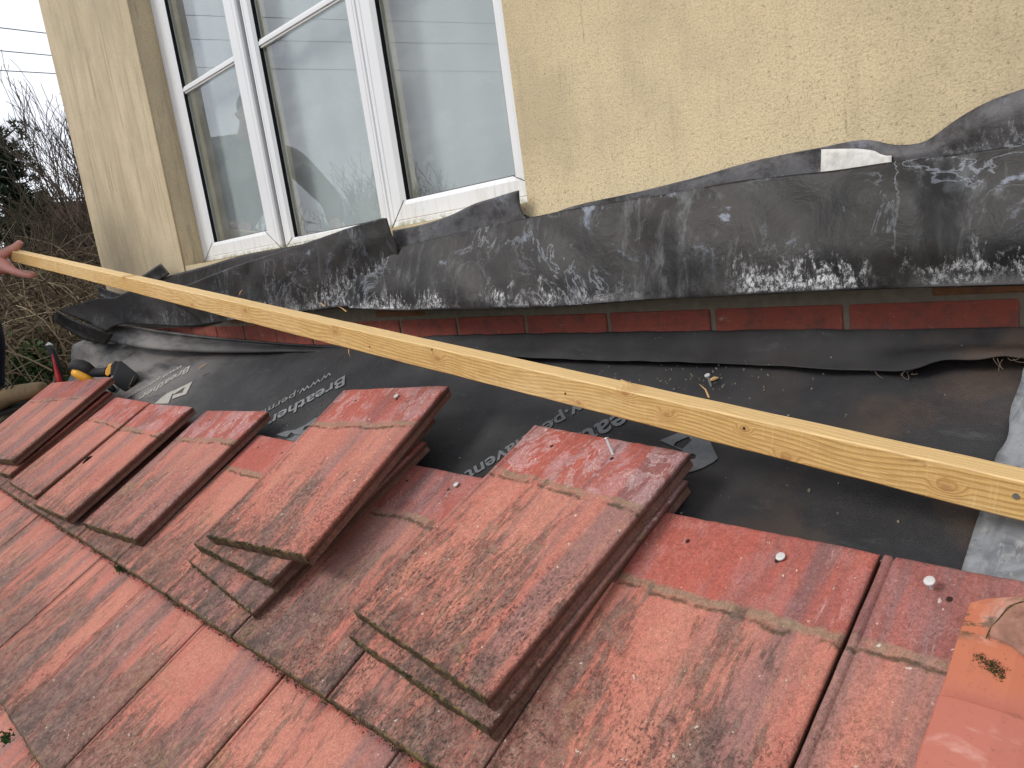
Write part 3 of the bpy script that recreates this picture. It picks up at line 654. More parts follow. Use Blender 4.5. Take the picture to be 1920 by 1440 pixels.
# printed lettering lying on the membrane
def text_mesh(s, bold=False):
    cu_ = bpy.data.curves.new('t', 'FONT'); cu_.body = s; cu_.size = 1; cu_.offset = .018 if bold else .002; cu_.resolution_u = 3
    o = bpy.data.objects.new('t', cu_); col.objects.link(o); dg = bpy.context.evaluated_depsgraph_get(); dg.update()
    me = bpy.data.meshes.new_from_object(o.evaluated_get(dg)); bpy.data.objects.remove(o); bpy.data.curves.remove(cu_)
    vs = [v.co.copy() for v in me.vertices]; fs = [tuple(p_.vertices) for p_ in me.polygons]; bpy.data.meshes.remove(me); return vs, fs
def width(s): 
    v, f = text_mesh(s + '|'); v2, f2 = text_mesh('|'); return max(q.x for q in v) - max(q.x for q in v2)
def put_text(s, n0, px0, n1, px1, capx, mat, shear=0., bold=False):
    """n0, n1: prefix lengths whose advance sits on the baseline pixels px0, px1; capx: cap height in metres"""
    a = Vector(uv_of(atroof(*px0, .012))).to_2d(); b = Vector(uv_of(atroof(*px1, .012))).to_2d()
    w0 = width(s[:n0]) if n0 else 0; w1 = width(s[:n1])
    d = (b - a); sc = d.length / (w1 - w0); d.normalize(); upv = Vector((-d.y, d.x))
    if upv.x < 0: upv = -upv
    vs, fs = text_mesh(s, bold)
    o2 = []
    for q in vs:
        st_ = a + d * ((q.x - w0) * sc + q.y * capx * shear) + upv * (q.y * capx / .7)
        o2.append(roofp(st_.x, st_.y, mem_h(st_.x, st_.y) + .0022))
    f2 = []
    for f in fs: f2.append(tuple(reversed(f)) if (o2[f[1]] - o2[f[0]]).cross(o2[f[2]] - o2[f[0]]).dot(RN) < 0 else f)
    return mesh('printed_lettering', o2, f2, mat, me_o)
put_text('Breather', 0, (654, 709), 8, (507, 785), .050, M['print_m'], bold=True)
put_text('www.permavent', 0, (627, 702), 8, (497, 770), .036, M['print_m'])
put_text('eather', 0, (1174, 775), 1, (1143, 790), .052, M['print'], bold=True)
put_text('w.permavent', 2, (1060, 778), 10, (884, 874), .034, M['print'], bold=True)
put_text('Breather', 0, (362, 689), 8, (266, 741), .050, M['print_d'], bold=True)
put_text('www.permavent', 0, (347, 687), 11, (238, 743), .040, M['print_d'])
def decal(outl, mat, holes=()):
    mb = MB()
    def tri(poly, dh):
        loops = [poly] + list(holes); L2_ = [[Vector(uv_of(atroof(x, y, .012)) + (0,)) for x, y in lp] for lp in loops]; vs = [q for lp in L2_ for q in lp]
        from mathutils.geometry import tessellate_polygon
        k = len(mb.v); mb.v += [roofp(v.x, v.y, mem_h(v.x, v.y) + dh) for v in vs]
        for t in tessellate_polygon(L2_): 
            t = [k + i for i in t]
            if (mb.v[t[1]] - mb.v[t[0]]).cross(mb.v[t[2]] - mb.v[t[0]]).dot(RN) < 0: t.reverse()
            mb.f.append(tuple(t))
    for poly in outl: tri(poly, .0022)
    return mb.build('printed_emblem', mat, me_o)
k = 3.692
z = lambda L_: [(860 + a / k, 740 + b / k) for a, b in L_]
decal([z([(1400, 335), (1565, 275), (1700, 300), (1745, 335), (1800, 450), (1765, 478), (1690, 515), (1620, 538), (1560, 545), (1480, 500), (1560, 400)])], M['print'],
      holes=[z([(1490, 372), (1515, 345), (1600, 312), (1622, 335), (1555, 390)]), z([(1598, 435), (1625, 418), (1648, 432), (1645, 452), (1612, 458)])])
k2 = 8.
z = lambda L_: [(460 + a / k2, 690 + b / k2) for a, b in L_]
decal([z([(450, 1000), (620, 950), (760, 925), (900, 860), (1060, 760), (1100, 760), (1000, 860), (900, 880), (860, 930), (960, 920), (900, 1000), (740, 990), (690, 965), (620, 1030)]),
       z([(745, 1000), (900, 1000), (840, 1120), (600, 1060), (680, 1040)])], M['print'])
k3 = 10.105
z = lambda L_: [(230 + a / k3, 660 + b / k3) for a, b in L_]
decal([z([(1340, 580), (1210, 800), (930, 890), (960, 820), (1140, 775), (1190, 680), (980, 800), (880, 770), (1000, 730)]),
       z([(960, 770), (860, 970), (600, 980), (760, 850), (860, 780)])], M['print_d'])

# ------------------------------------------------------------------ roof body below the tiles
mb = MB()
for a, b, t in ((-.06, 1.95, .0),):
    q = [roofp(-1.86, -.05, -.035), roofp(1.86, -.05, -.035), roofp(1.86, 2.05, -.215), roofp(-1.86, 2.05, -.215)]
    lo = [Vector((p_.x, p_.y, p_.z - .12)) for p_ in q]
    mb.v += q + lo; mb.f += [(0, 3, 2, 1)[::-1], (4, 5, 6, 7), (0, 1, 5, 4), (1, 2, 6, 5), (2, 3, 7, 6), (3, 0, 4, 7)]
dk = mb.build('roof_boarding', M['deck'], house)
mb = MB()   # walls of the lean-to
mb.box((0, -1.72, -1.95), (3.6, .12, 1.86)); mb.box((-1.76, -.85, -1.9), (.1, 1.66, 1.9)); mb.box((1.76, -.85, -1.9), (.1, 1.66, 1.9))
mb.build('lean_to_wall', M['brickf'], house)

# ------------------------------------------------------------------ roof tiles
TH = .025
def tile_mesh(name, seedv, groove=True):
    W_, L_ = .33, .42; rnd = random.Random(seedv)
    xs = [-.165, -.1625, -.156, -.1545, -.1525, -.151] if groove else [-.165, -.1625, -.155]
    xs += [-.15 + i * .015 for i in range(1, 20)] + [.1575, .1625, .165]
    ys = [-.21, -.2085, -.204, -.198] + [-.19 + i * .02 for i in range(20)] + [.198, .204, .2085, .21]
    nx, ny = len(xs), len(ys); vs = []; fs = []
    def jit(x, y):
        ex, ey = x, y; n1 = noise.noise(Vector((x * 60, seedv * 3.1, 0))); n2 = noise.noise(Vector((x * 190, seedv, 5)))
        if y < -.2: ey += .0018 * n1 + .0022 * n2
        if y > .2: ey += .0012 * n1 + .0012 * n2
        m1 = noise.noise(Vector((y * 50, seedv * 2.3, 8)))
        if abs(x) > .164: ex += .0008 * m1
        return ex, ey
    for j, y in enumerate(ys):
        for i, x in enumerate(xs):
            ex, ey = jit(x, y); zz = .0006 * noise.noise(Vector((x * 9, y * 9, seedv)))
            d = min(.165 - abs(x), .21 - abs(y))
            if d < .003: zz -= (.003 - d) * .8
            if abs(y) > .2: zz += .0007 * noise.noise(Vector((x * 150, y * 90, seedv)))
            if groove and i == 3 or groove and i == 4: zz -= .0035
            # broken top right shoulder
            if x > .15 and y > .195: zz -= .002
            vs.append(Vector((ex, ey, zz)))
    nt_ = len(vs)
    for j in range(ny - 1):
        for i in range(nx - 1):
            a = j * nx + i; fs.append((a, a + 1, a + nx + 1, a + nx))
    # sides: ring of border vertices, rough rows down to the underside
    ring = [i for i in range(nx)] + [j * nx + nx - 1 for j in range(1, ny)] + [(ny - 1) * nx + i for i in range(nx - 2, -1, -1)] + [j * nx for j in range(ny - 2, 0, -1)]
    prev = ring; levels = [(-.008, 0), (-.016, 0), (-TH, .0015)]
    for li, (dz, ins) in enumerate(levels):
        cur = []
        for r in ring:
            q = vs[r].copy(); q.z = dz
            rough = .0024 if q.y < -.2 else .0009
            nn = noise.noise(Vector((q.x * 130, q.y * 130, dz * 300 + seedv)))
            c2 = Vector((q.x, q.y)) ; ln = max(abs(c2.x) / .165, abs(c2.y) / .21)
            if abs(q.y) > .205: q.y += (rough * nn - ins) * (1 if q.y > 0 else -1)
            if abs(q.x) > .160: q.x += (.0008 * nn - ins - (.004 if (q.x > 0 and li == 1) else 0)) * (1 if q.x > 0 else -1)
            cur.append(len(vs)); vs.append(q)
        n = len(ring)
        for i in range(n): fs.append((prev[i], cur[i], cur[(i + 1) % n], prev[(i + 1) % n]))
        prev = cur
    fs.append(tuple(prev))
    me = bpy.data.meshes.new(name); me.from_pydata([tuple(v) for v in vs], [], fs); me.materials.append(M['tile']); me.validate(); me.update()
    for p_ in me.polygons: p_.use_smooth = False
    for p_ in me.polygons[:(nx - 1) * (ny - 1)]: p_.use_smooth = True
    return me
TM = [tile_mesh('roof_tile', s_) for s_ in range(1, 6)]
tile_n = 0
def rotv(a):
    v = Vector(a); return Matrix.Rotation(v.length, 3, v.normalized()) if v.length > 1e-9 else Matrix.Identity(3)
RFM = Matrix((RX, RY, RN)).transposed()
def tile(u, s_, h, rot, label, cat='roof tile', group=None, moss=1., pale=1., seed=None, k=None, sx=1.):
    """u across, s_ up the slope (negative), h above the roof plane of the top face centre"""
    global tile_n
    me = TM[tile_n % 5 if k is None else k]; o = bpy.data.objects.new('roof_tile', me); link(o); tile_n += 1
    R3 = RFM @ rotv(rot)
    o.matrix_world = Matrix.Translation(RFM @ Vector((u, s_, h))) @ R3.to_4x4() @ Matrix.Diagonal((sx, 1, 1, 1))
    o['seed'] = float(tile_n * 1.371 if seed is None else seed); o['moss'] = float(moss); o['pale'] = float(pale); o['band'] = 1. if (group or '').startswith('lifted') or 'top laid' in (group or '') else 0.
    return tag(o, label, cat, group)
ORD = ['first', 'second', 'third', 'fourth', 'fifth', 'sixth', 'seventh', 'eighth', 'ninth', 'tenth', 'eleventh', 'twelfth', 'thirteenth', 'fourteenth']
V0 = .7798
random.seed(21)
laid = {}
def course(ci, tailv, htop, j0, k0, k1, words, moss, pale):
    """joints at u = j0 + .30 k"""
    n = k1 - k0
    for i, k_ in enumerate(range(k1 - 1, k0 - 1, -1)):
        ul = j0 + .30 * k_; uc = ul + .165 - .012
        sx = .2955 / .33
        o = tile(ul + .1478, -(tailv - .21), htop + random.uniform(-.001, .001), (random.uniform(-.003, .003), 0, random.uniform(-.003, .003)),
             '%s tile from the right verge in the %s' % (ORD[i], words), 'roof tile', 'tiles laid in the ' + words, moss=moss * random.uniform(.9, 1.12), pale=pale * random.uniform(.6, 1.1), sx=sx)
        laid[(ci, k_)] = o
course(1, V0, .0345, .158, -7, 6, 'top laid course', 1.3, .55)
course(2, V0 + .318, .0035, .002, -6, 7, 'second laid course down', 2.0, .5)
course(3, V0 + .636, -.0275, .158, -5, 6, 'third laid course down', 2.0, .5)
course(4, V0 + .954, -.0585, .002, -5, 7, 'eaves course, lowest of all', 2.0, .5)
def nail(parent_tile, px, h=.006, lean=(0, 0), rr=.0065):
    P_ = atroof(*px, RN.dot(parent_tile.matrix_world.translation)); inv = parent_tile.matrix_world.inverted(); q = inv @ P_
    mb = MB(); a = Vector((q.x, q.y, -.004)); b = Vector((q.x + lean[0], q.y + lean[1], h)); d = (b - a).normalized()
    mb.tube([a, b], .0021, 8); mb.tube([b - d * .0006, b, b + d * .0010, b + d * .0014], [rr * .5, rr, rr * .92, rr * .5], 16)
    o = mb.build('nail', M['nail'], None, False); o.parent = parent_tile; return o
bpy.context.view_layer.update()
# nails standing in the heads of laid tiles
nail(laid[(1, 4)], (1465, 1047), .003, rr=.0062); nail(laid[(1, 5)], (1747, 1104), .012, rr=.0062); nail(laid[(1, 2)], (857, 911), .004, rr=.0055)
# lifted tiles, stacked on the laid course (poses solved from their corners)
ST = 'lifted tiles stacked on the roof'
stack = {}
for nm, s_, lab, moss, pale, seed, sx in (
    ('T2', (1.203, -.501, .047, -.035, -.03, -.075), 'lower tile of the big near pair, peeping out below', 1.3, 1.1, 3.33, 1),
    ('T1', (1.204, -.477, .0735, -.016, -.045, -.101), 'big near upper tile with white bloom across its head and an empty nail hole', 1.25, 1.6, 7.91, 1),
    ('T5', (.639, -.515, .0545, .009, -.009, -.082), 'bottom tile of the fanned stack of three', 1.1, 1.1, 12.4, 1),
    ('T4', (.643, -.477, .081, .010, -.007, -.015), 'middle tile of the fanned stack of three', 1.2, 1.0, 15.2, 1),
    ('T3', (.688, -.444, .1075, .013, -.009, .101), 'top tile of the fanned stack of three, with a shiny nail head', 1.0, 1.3, 19.7, 1),
    ('T6', (.025, -.53, .062, .016, -.014, .075), 'single lifted tile with white streaks on its head, left of the fanned stack', .9, 1.6, 23.1, 1),
    ('T8', (-.764, -.547, .060, .013, -.001, -.001), 'lifted tile just right of the drill battery, left of a close pair', .8, 1.2, 27.9, 1),
    ('T7', (-.348, -.561, .078, .022, -.010, .038), 'lifted tile with a black speck, right of a close pair', .8, 1.4, 31.3, .93),
    ('T11', (-1.169, -.541, .066, .023, .001, .063), 'lower tile of the leftmost stack by the boot', .9, .6, 35.5, 1),
    ('T9', (-1.158, -.514, .1035, .028, .005, .116), 'upper right tile of the leftmost stack beside the drill', .8, .6, 39.9, 1),
    ('T10', (-1.475, -.536, .093, .028, .005, .116), 'upper left tile of the leftmost stack, nearest the boot', .8, .6, 43.2, 1),
    ('T12', (-1.50, -.55, .062, .018, .001, .06), 'lower left tile of the leftmost stack, hidden under the one by the boot', .8, .6, 46.2, 1)):
    stack[nm] = tile(s_[0], s_[1], s_[2], s_[3:], lab, 'roof tile', ST, moss, pale, seed, sx=sx)
bpy.context.view_layer.update()
nail(stack['T3'], (746, 747), .004, rr=.0058)
nail(stack['T1'], (1149, 853), .020, (-.012, .012), .0040)
mb = MB(); P_ = stack['T7'].matrix_world.inverted() @ atroof(166, 860, .078)
mb.tube([(P_.x - .004, P_.y - .02, .001), (P_.x, P_.y, .004), (P_.x + .003, P_.y + .012, .002)], [.0015, .004, .001], 6); o = mb.build('dirt_speck', M['gasket']); o.parent = stack['T7']

# ------------------------------------------------------------------ verge caps and lead soaker at the right
def cap(v0, v1, h0, h1, u0, cut, label):
    mb = MB(); rows = []; n = 30
    for j in range(n + 1):
        t = j / n; v = v0 + (v1 - v0) * t; h = h0 + (h1 - h0) * t - (.004 * sin(pi * min(1, max(0, (t - .4) / .5))) if cut else 0)
        du = max(0, cut * (1 - t * 6.5))
        rows.append([roofp(u0 + du, v, h - .006), roofp(u0 + du, v, h), roofp(u0 + du + .012, v, h + .002), roofp(max(u0 + .045, u0 + du + .014), v, h + .002), roofp(max(u0 + .062, u0 + du + .018), v, h - .001), roofp(u0 + .100, v, h - .012), roofp(u0 + .106, v, h - .02), roofp(u0 + .108, v, h - .12)])
    mb.sheet(rows); o = mb.build('verge_cap', M['verge'], None, False)
    o.data.transform(Matrix.Identity(4))
    m_ = o.modifiers.new('thickness', 'SOLIDIFY'); m_.thickness = .004; m_.offset = -1; b_ = o.modifiers.new('bevel', 'BEVEL'); b_.width = .0015; b_.segments = 2; b_.limit_method = 'ANGLE'
    return tag(o, label, 'verge cap', 'terracotta caps along the right verge')
UVc = lambda px, h: uv_of(atroof(*px, h))
ua = UVc((1800, 1205), .044)[0]; vb_, ub = UVc((1765, 1305), .052)[1], UVc((1745, 1375), .052)[0]; va = UVc((1900, 1092), .044)[1]
cap1 = cap(va, vb_ + .06, .040, .044, ua, .075, 'upper verge cap, dirty orange clay with a broken slanting top')
cap(vb_, .93, .052, .050, ub, 0, 'lower verge cap, smooth clean terracotta overlapping the dirty one')
cap(.90, 1.30, .030, .022, 1.738, 0, 'verge cap lying third down the right edge of the roof')
cap(1.27, 1.82, .000, -.03, 1.738, 0, 'lowest verge cap at the eaves corner')
# old bedding mortar and moss left on the upper cap
random.seed(61); outl = [(1848, 1196), (1856, 1180), (1872, 1160), (1890, 1140), (1912, 1130), (1945, 1122), (1950, 1230), (1925, 1238), (1900, 1222), (1880, 1206), (1862, 1202)]
mb = MB(); cpt = Vector((0, 0, 0)); P_ = [atroof(x, y, .046) for x, y in outl]; P_ = resample(P_ + [P_[0]], 60)[:-1]
for q in P_: cpt += q / len(P_)
rings_ = []
for t, hh_ in ((1.0, -.002), (.97, .003), (.85, .0045), (.6, .0045), (.3, .005)):
    rings_.append([cpt.lerp(q, t) + RN * (hh_ + (.0016 * noise.noise(q * 90 + Vector((t * 9, 0, 0))) if t < 1 else 0)) + (q - cpt) * .10 * noise.noise(q * 60) for q in P_])
for r_ in rings_: mb.v += r_
n_ = len(P_)
for i in range(4):
    for j in range(n_): a = i * n_ + j; b = i * n_ + (j + 1) % n_; mb.f.append((a, b, b + n_, a + n_))
mb.f.append(tuple(4 * n_ + j for j in range(n_)))
bedm = simple('old_pink_mortar', (.27, .14, .105), .9, .1, .75, 70, bump=.003); mb.build('bedding_mortar', bedm, cap1, True)
mb = MB(); pth = [atroof(x, y, .0505) for x, y in ((1849, 1197), (1856, 1180), (1873, 1159), (1891, 1139), (1913, 1129), (1930, 1128))]; mb.tube(resample(pth, 30), [.0004 + .0006 * abs(noise.noise(Vector((i * .7, 0, 0)))) for i in range(31)], 5); mb.build('mortar_edge', M['moss'], cap1)
def clump(mb, c, r, n=6, N=RN):
    for i in range(n):
        a = Vector((random.gauss(0, 1), random.gauss(0, 1), random.gauss(0, .7))).normalized() * r * random.uniform(.4, 1.1)
        p0 = c + a; t1 = Vector((random.gauss(0, 1), random.gauss(0, 1), random.gauss(0, 1))).normalized() * r * .55
        t2 = t1.cross(a).normalized() * r * .5 if a.length else t1
        k = len(mb.v); mb.v += [p0 - t1, p0 + t1 * .7, p0 + t2, p0 - t2 * .7 + a * .5]; mb.f += [(k, k + 1, k + 2), (k, k + 3, k + 1), (k, k + 2, k + 3), (k + 1, k + 3, k + 2)]
mb = MB()
for i in range(620):
    t = random.random(); x = 1828 + 55 * t + random.gauss(0, 5); y = 1226 + 34 * t + random.gauss(0, 4 + 5 * t)
    if i % 9 == 0: x, y = random.uniform(1850, 1920), random.uniform(1140, 1240)
    clump(mb, atroof(x, y, .046), random.uniform(.0006, .0018), 3)
mb.build('moss_crust', M['moss'], cap1)['kind'] = 'stuff'
R_ = []
for uu, dh in ((1.727, .004), (1.76, .010), (1.80, .012), (1.86, .010), (1.90, -.02)):
    R_.append([roofp(uu + .010 * noise.noise(Vector((uu * 3, v * 22, 1))) * (1 if v < .2 else .15), v, mem_h(min(uu, 1.7), v) + dh + .004 + .003 * noise.noise(Vector((uu * 10, v * 9, 4)))) for v in [-.02 + i * .0205 for i in range(23)]])
o = sheet('lead_soaker', R_, M['lead'], 40, 16, .0008, 12, .0025, 'pale grey lead soaker on the verge under the end of the timber', 'lead soaker', None, 50., .9, lin=True)
g = G('pale_lead', .5, .5); P_ = g.tc.outputs['Object']; n1 = g.noise(P_, 26, 7, .65, .8); n2 = g.noise(g.map(P_, (60, 30, 30), rot=(0, 0, .6)), 1, 5, .7)
b_ = g.mix(g.ss(n1, .35, .65), (.12, .125, .135), (.24, .25, .265)); b_ = g.mix(g.ss(n2, .56, .72, 0, .6), b_, (.42, .40, .37)); b_ = g.mix(g.ss(g.noise(P_, 90, 4), .60, .7, 0, .5), b_, (.07, .07, .07))
g.col(b_); g.bump(n1, .002, .4); o.data.materials[0] = g.m

# ------------------------------------------------------------------ the timber
A = atd(22, 490, 3.093); Bp = atd(1920, 980.5, .76); d = (Bp - A).normalized(); B2 = Bp + d * .36
Ln = (B2 - A).length; up = Vector((0, 0, 1)); up = (up - d * d.dot(up)).normalized(); sd_ = up.cross(d)
if sd_.y < 0: sd_ = -sd_
hh, ww = .0425, .0375
bmx = bmesh.new(); nseg = 120
rings = []
prof = [(0, 0), (.0012, -.0), (ww - .0012, 0), (ww, .0012), (ww, hh - .0012), (ww - .0012, hh), (.0014, hh), (0, hh - .0014), (0, .0012)]
prof = [(.0015, 0), (ww - .0015, 0), (ww, .0015), (ww, hh - .0015), (ww - .0015, hh), (.0015, hh), (0, hh - .0015), (0, .0015)]
for i in range(nseg + 1):
    t = i / nseg; rg = []
    for a, b in prof:
        n1 = .0007 * noise.noise(Vector((t * 160, a * 90, b * 90)))
        rg.append(bmx.verts.new((t * Ln, a + n1, b + n1 * .8 + .0008 * sin(t * 9))))
    rings.append(rg)
for i in range(nseg):
    for j in range(8): bmx.faces.new((rings[i][j], rings[i][(j + 1) % 8], rings[i + 1][(j + 1) % 8], rings[i + 1][j]))
bmx.faces.new(rings[0]); bmx.faces.new(list(reversed(rings[-1])))
bmesh.ops.recalc_face_normals(bmx, faces=bmx.faces)
me = bpy.data.meshes.new('timber_batten'); bmx.to_mesh(me); bmx.free(); tb = bpy.data.objects.new('timber_batten', me); link(tb)
TMX = Matrix((d, sd_, up)).transposed().to_4x4(); TMX.translation = A; tb.matrix_world = TMX
tag(tb, 'long rough sawn pine batten carried across the roof, one end in a hand', 'timber batten')
bpy.context.view_layer.update()
def on_timber(x, y):
    inv = TMX.inverted(); o0 = inv @ CAM; dd = inv.to_3x3() @ ray(x, y); t = (0 - o0.y) / dd.y; return o0 + dd * t
kn_ = []
for x_, y_, r_ in ((820, 672, .0042), (1472, 860, .0034), (1395, 806, .0022), (1250, 778, .0030), (1172, 738, .0030), (1775, 915, .0034), (1085, 756, .0022), (460, 583, .0042), (628, 622, .0036), (232, 520, .0045), (360, 572, .003)):
    q = on_timber(x_, y_); kn_.append((q.x, q.z, r_))
tb.data.materials.append(timber_material(kn_))
mb = MB(); q = on_timber(1905, 930); mb.tube([(q.x, -.0012, q.z), (q.x, .001, q.z)], [.0032, .0032], 14); mb.build('screw_head', M['steel'], None).parent = tb
mb = MB(); q = on_timber(1905, 930); mb.box((q.x, -.0014, q.z), (.0042, .0006, .0010), Matrix.Rotation(.7, 3, 'Y'))
for (x, y) in ((693, 650), (1395, 803), (1060, 738), (810, 655)):
    q = on_timber(x, y); mb = MB(); mb.tube([(q.x, -.0006, q.z), (q.x, .001, q.z)], [.0016, .0016], 8); mb.build('nail_hole', M['gasket'], None).parent = tb
mb = MB()
for (x, y, dx, dz, dy) in ((655, 655, .003, -.014, 0), (650, 584, -.03, .006, .004), (1165, 712, .03, -.003, -.001), (450, 552, .02, .014, 0), (1330, 745, -.02, .012, .01), (610, 573, -.02, .004, 0)):
    mb = MB(); q = on_timber(x, y); mb.tube([(q.x, -.001, q.z), (q.x + dx * .5, -.003 + dy, q.z + dz * .5 + .001), (q.x + dx, -.002 + dy, q.z + dz)], [.0012, .0009, .0002], 4); mb.build('splinter', M['wood2'], None).parent = tb

# ------------------------------------------------------------------ loose bits on the membrane
random.seed(5)
def scrap(px, ln, mat, name, label, cat, r=.0012, bend=.3, group=None, h=.010):
    P_ = atroof(*px, h); u, v = uv_of(P_); a = random.uniform(0, pi); mb = MB(); pts = []
    for i in range(5):
        t = i / 4 - .5; pts.append(roofp(u + cos(a) * t * ln, v + sin(a) * t * ln, mem_h(u, v) + .003 + bend * ln * (.25 - t * t)))
    mb.tube(pts, [r * .4, r, r * 1.2, r, r * .3], 5); o = mb.build(name, mat); return tag(o, label, cat, group)
scrap((385, 693), .04, M['wood2'], 'wood_splinter', 'pale curled wood splinter beside the left lettering', 'splinter', .0018)
scrap((390, 708), .03, M['deck'], 'wood_splinter', 'small dark splinter beside the left lettering', 'splinter', .0012)
scrap((1345, 728), .016, M['wood2'], 'wood_splinter', 'torn wood fibre stuck by a nail above the timber', 'splinter', .0025)
mb = MB(); P_ = atroof(1338, 735, .012); u, v = uv_of(P_); mb.tube([roofp(u, v, mem_h(u, v)), roofp(u + .001, v, mem_h(u, v) + .022)], .0016, 6); mb.tube([roofp(u + .001, v, mem_h(u, v) + .021), roofp(u + .001, v, mem_h(u, v) + .023)], .0045, 10)
tag(mb.build('bent_nail', M['nail']), 'nail standing up in the underlay above the timber', 'nail')
mb = MB()
for i in range(240):
    u = random.uniform(-1.2, 1.7); v = random.uniform(0.0, .36); s_ = random.uniform(.0006, .0019) * (1.3 if random.random() < .1 else 1)
    if random.random() < .4: u = random.gauss(1.25, .12); v = abs(random.gauss(.06, .04))
    c0 = roofp(u, v, mem_h(u, v) + s_ * .4); mb.box(c0, (s_ * 2, s_ * 1.4, s_), rotv((random.random() * 3, random.random() * 3, random.random() * 3)))
tag(mb.build('mortar_crumbs', M['mortar']), 'scattered crumbs of mortar and tile on the underlay', 'debris', kind='stuff')
mb.f = mb.f
# fibres along the torn edge
mb = MB()
for (x, y) in [(1695, 694), (1700, 697), (1705, 690), (1712, 699), (1870, 672), (1880, 674), (1890, 671), (1900, 673), (1640, 696), (1400, 684), (1862, 671), (1690, 699)]:
    P_ = aty(x, y, -.066); pts = [P_]
    dd = Vector((random.uniform(-1, 1), random.uniform(-.6, .2), random.uniform(-1, .2)))
    for i in range(4): pts.append(pts[-1] + dd.normalized() * .004); dd += Vector((random.uniform(-1, 1), random.uniform(-1, 1), random.uniform(-1, 1))) * .8
    mb = MB(); mb.tube(pts, .0005, 4); mb.build('frayed_fibre', M['fibre'], fl)

# ------------------------------------------------------------------ moss along the course line and on tails of tiles
def clump(mb, c, r, n=6, N=RN):
    for i in range(n):
        a = Vector((random.gauss(0, 1), random.gauss(0, 1), random.gauss(0, .7))).normalized() * r * random.uniform(.4, 1.1)
        p0 = c + a; t1 = Vector((random.gauss(0, 1), random.gauss(0, 1), random.gauss(0, 1))).normalized() * r * .55
        t2 = t1.cross(a).normalized() * r * .5 if a.length else t1
        k = len(mb.v); mb.v += [p0 - t1, p0 + t1 * .7, p0 + t2, p0 - t2 * .7 + a * .5]; mb.f += [(k, k + 1, k + 2), (k, k + 3, k + 1), (k, k + 2, k + 3), (k + 1, k + 3, k + 2)]
random.seed(33); mb = MB()
for i in range(3400):
    u = random.uniform(-1.5, 1.9); dens = noise.noise(Vector((u * 7, 1, 1)))
    if random.random() > .50 + dens: continue
    for (vt, hh_) in ((V0, .0035), (V0 + .318, -.0275)):
        if vt > .8 and u > .9: continue
        clump(mb, roofp(u, vt + random.uniform(-.004, .005), hh_ + random.uniform(.001, .024)), random.uniform(.0012, .0035), 3)
for nm, dn in (('T1', 330), ('T2', 420), ('T3', 420), ('T4', 380), ('T5', 300), ('T6', 260), ('T7', 130), ('T8', 130), ('T9', 90), ('T11', 90)):
    mw = stack[nm].matrix_world
    for i in range(dn):
        x = random.uniform(-.165, .165)
        if noise.noise(Vector((x * 22, dn, 1))) < -.12: continue
        clump(mb, mw @ Vector((x, -.2105 + random.uniform(-.002, .003), random.choice((random.uniform(-.024, -.001), .0))) ), random.uniform(.0009, .0024), 3)
tag(mb.build('moss', M['moss']), 'dark crusty moss in the joint under the top course and on tile ends', 'moss', kind='stuff')
for px, lab, r in (((229, 1066), 'bright green moss tuft in the joint near the lower left', .007), ((14, 1385), 'small green moss tuft at the bottom left corner', .007)):
    P_ = atroof(*px, .008); mb = MB(); random.seed(int(px[0]))
    for i in range(60):
        a = Vector((random.gauss(0, .011), 0, 0)) - RY * random.gauss(0, .005); b = P_ + a; tip = b + RN * random.uniform(.004, .012) + Vector((random.gauss(0, .004), random.gauss(0, .004), 0))
        s_ = RX.cross(tip - b).normalized() * .0016 + RX * .0012; k = len(mb.v); mb.v += [b - s_, b + s_, tip]; mb.f.append((k, k + 1, k + 2))
        clump(mb, b + RN * .003, .003, 2)
    tag(mb.build('moss_tuft', M['mossg']), lab, 'moss', 'green moss tufts')

# ------------------------------------------------------------------ impact driver lying behind the leftmost stack
dt = 2.93
dr = empty('impact_driver', atd(195, 700, dt), 'yellow and black cordless driver lying on its side with a battery pack', 'power tool')
iv = lambda x, y, t=dt: atd(x, y, t)
mb = MB(); mb.tube([iv(136, 692), iv(138, 688), iv(143, 686), iv(152, 687), iv(162, 691), iv(172, 697)], [.016, .022, .026, .027, .025, .020], 16); mb.build('motor_housing', M['grip'], dr, True)
mb = MB(); mb.tube([iv(138, 697, dt - .01), iv(147, 701, dt - .012), iv(160, 708, dt - .01), iv(176, 716, dt)], [.014, .018, .018, .012], 12); mb.build('yellow_casing', M['yellow'], dr, True)
mb = MB(); mb.tube([iv(158, 692), iv(170, 698), iv(184, 699), iv(198, 698), iv(204, 697)], [.024, .019, .017, .018, .022], 16); mb.build('handle', M['grip'], dr, True)
def slab(pts, t0, t1, name, mat, bev=.003):
    mb = MB(); n = len(pts); mb.v = [iv(x, y, t0) for x, y in pts] + [iv(x, y, t1) for x, y in pts]
    mb.f = [tuple(range(n)), tuple(reversed(range(n, 2 * n)))] + [(i, i + n, (i + 1) % n + n, (i + 1) % n) for i in range(n)]
    o = mb.build(name, mat, dr, bevel=bev); bm_ = bmesh.new(); bm_.from_mesh(o.data); bmesh.ops.recalc_face_normals(bm_, faces=bm_.faces); bm_.to_mesh(o.data); bm_.free(); return o
slab([(198, 694), (204, 683), (211, 681), (214, 688), (208, 700), (202, 706), (197, 702)], dt - .045, dt + .03, 'battery_collar', M['yellow'])
slab([(208, 684), (216, 676), (222, 677), (214, 704), (206, 704)], dt - .05, dt + .035, 'battery_latch', M['grip'])
slab([(213, 702), (222, 676), (228, 677), (258, 701), (258, 711), (238, 735), (231, 732), (208, 716)], dt - .055, dt + .025, 'battery_pack', M['bplast'], .004)
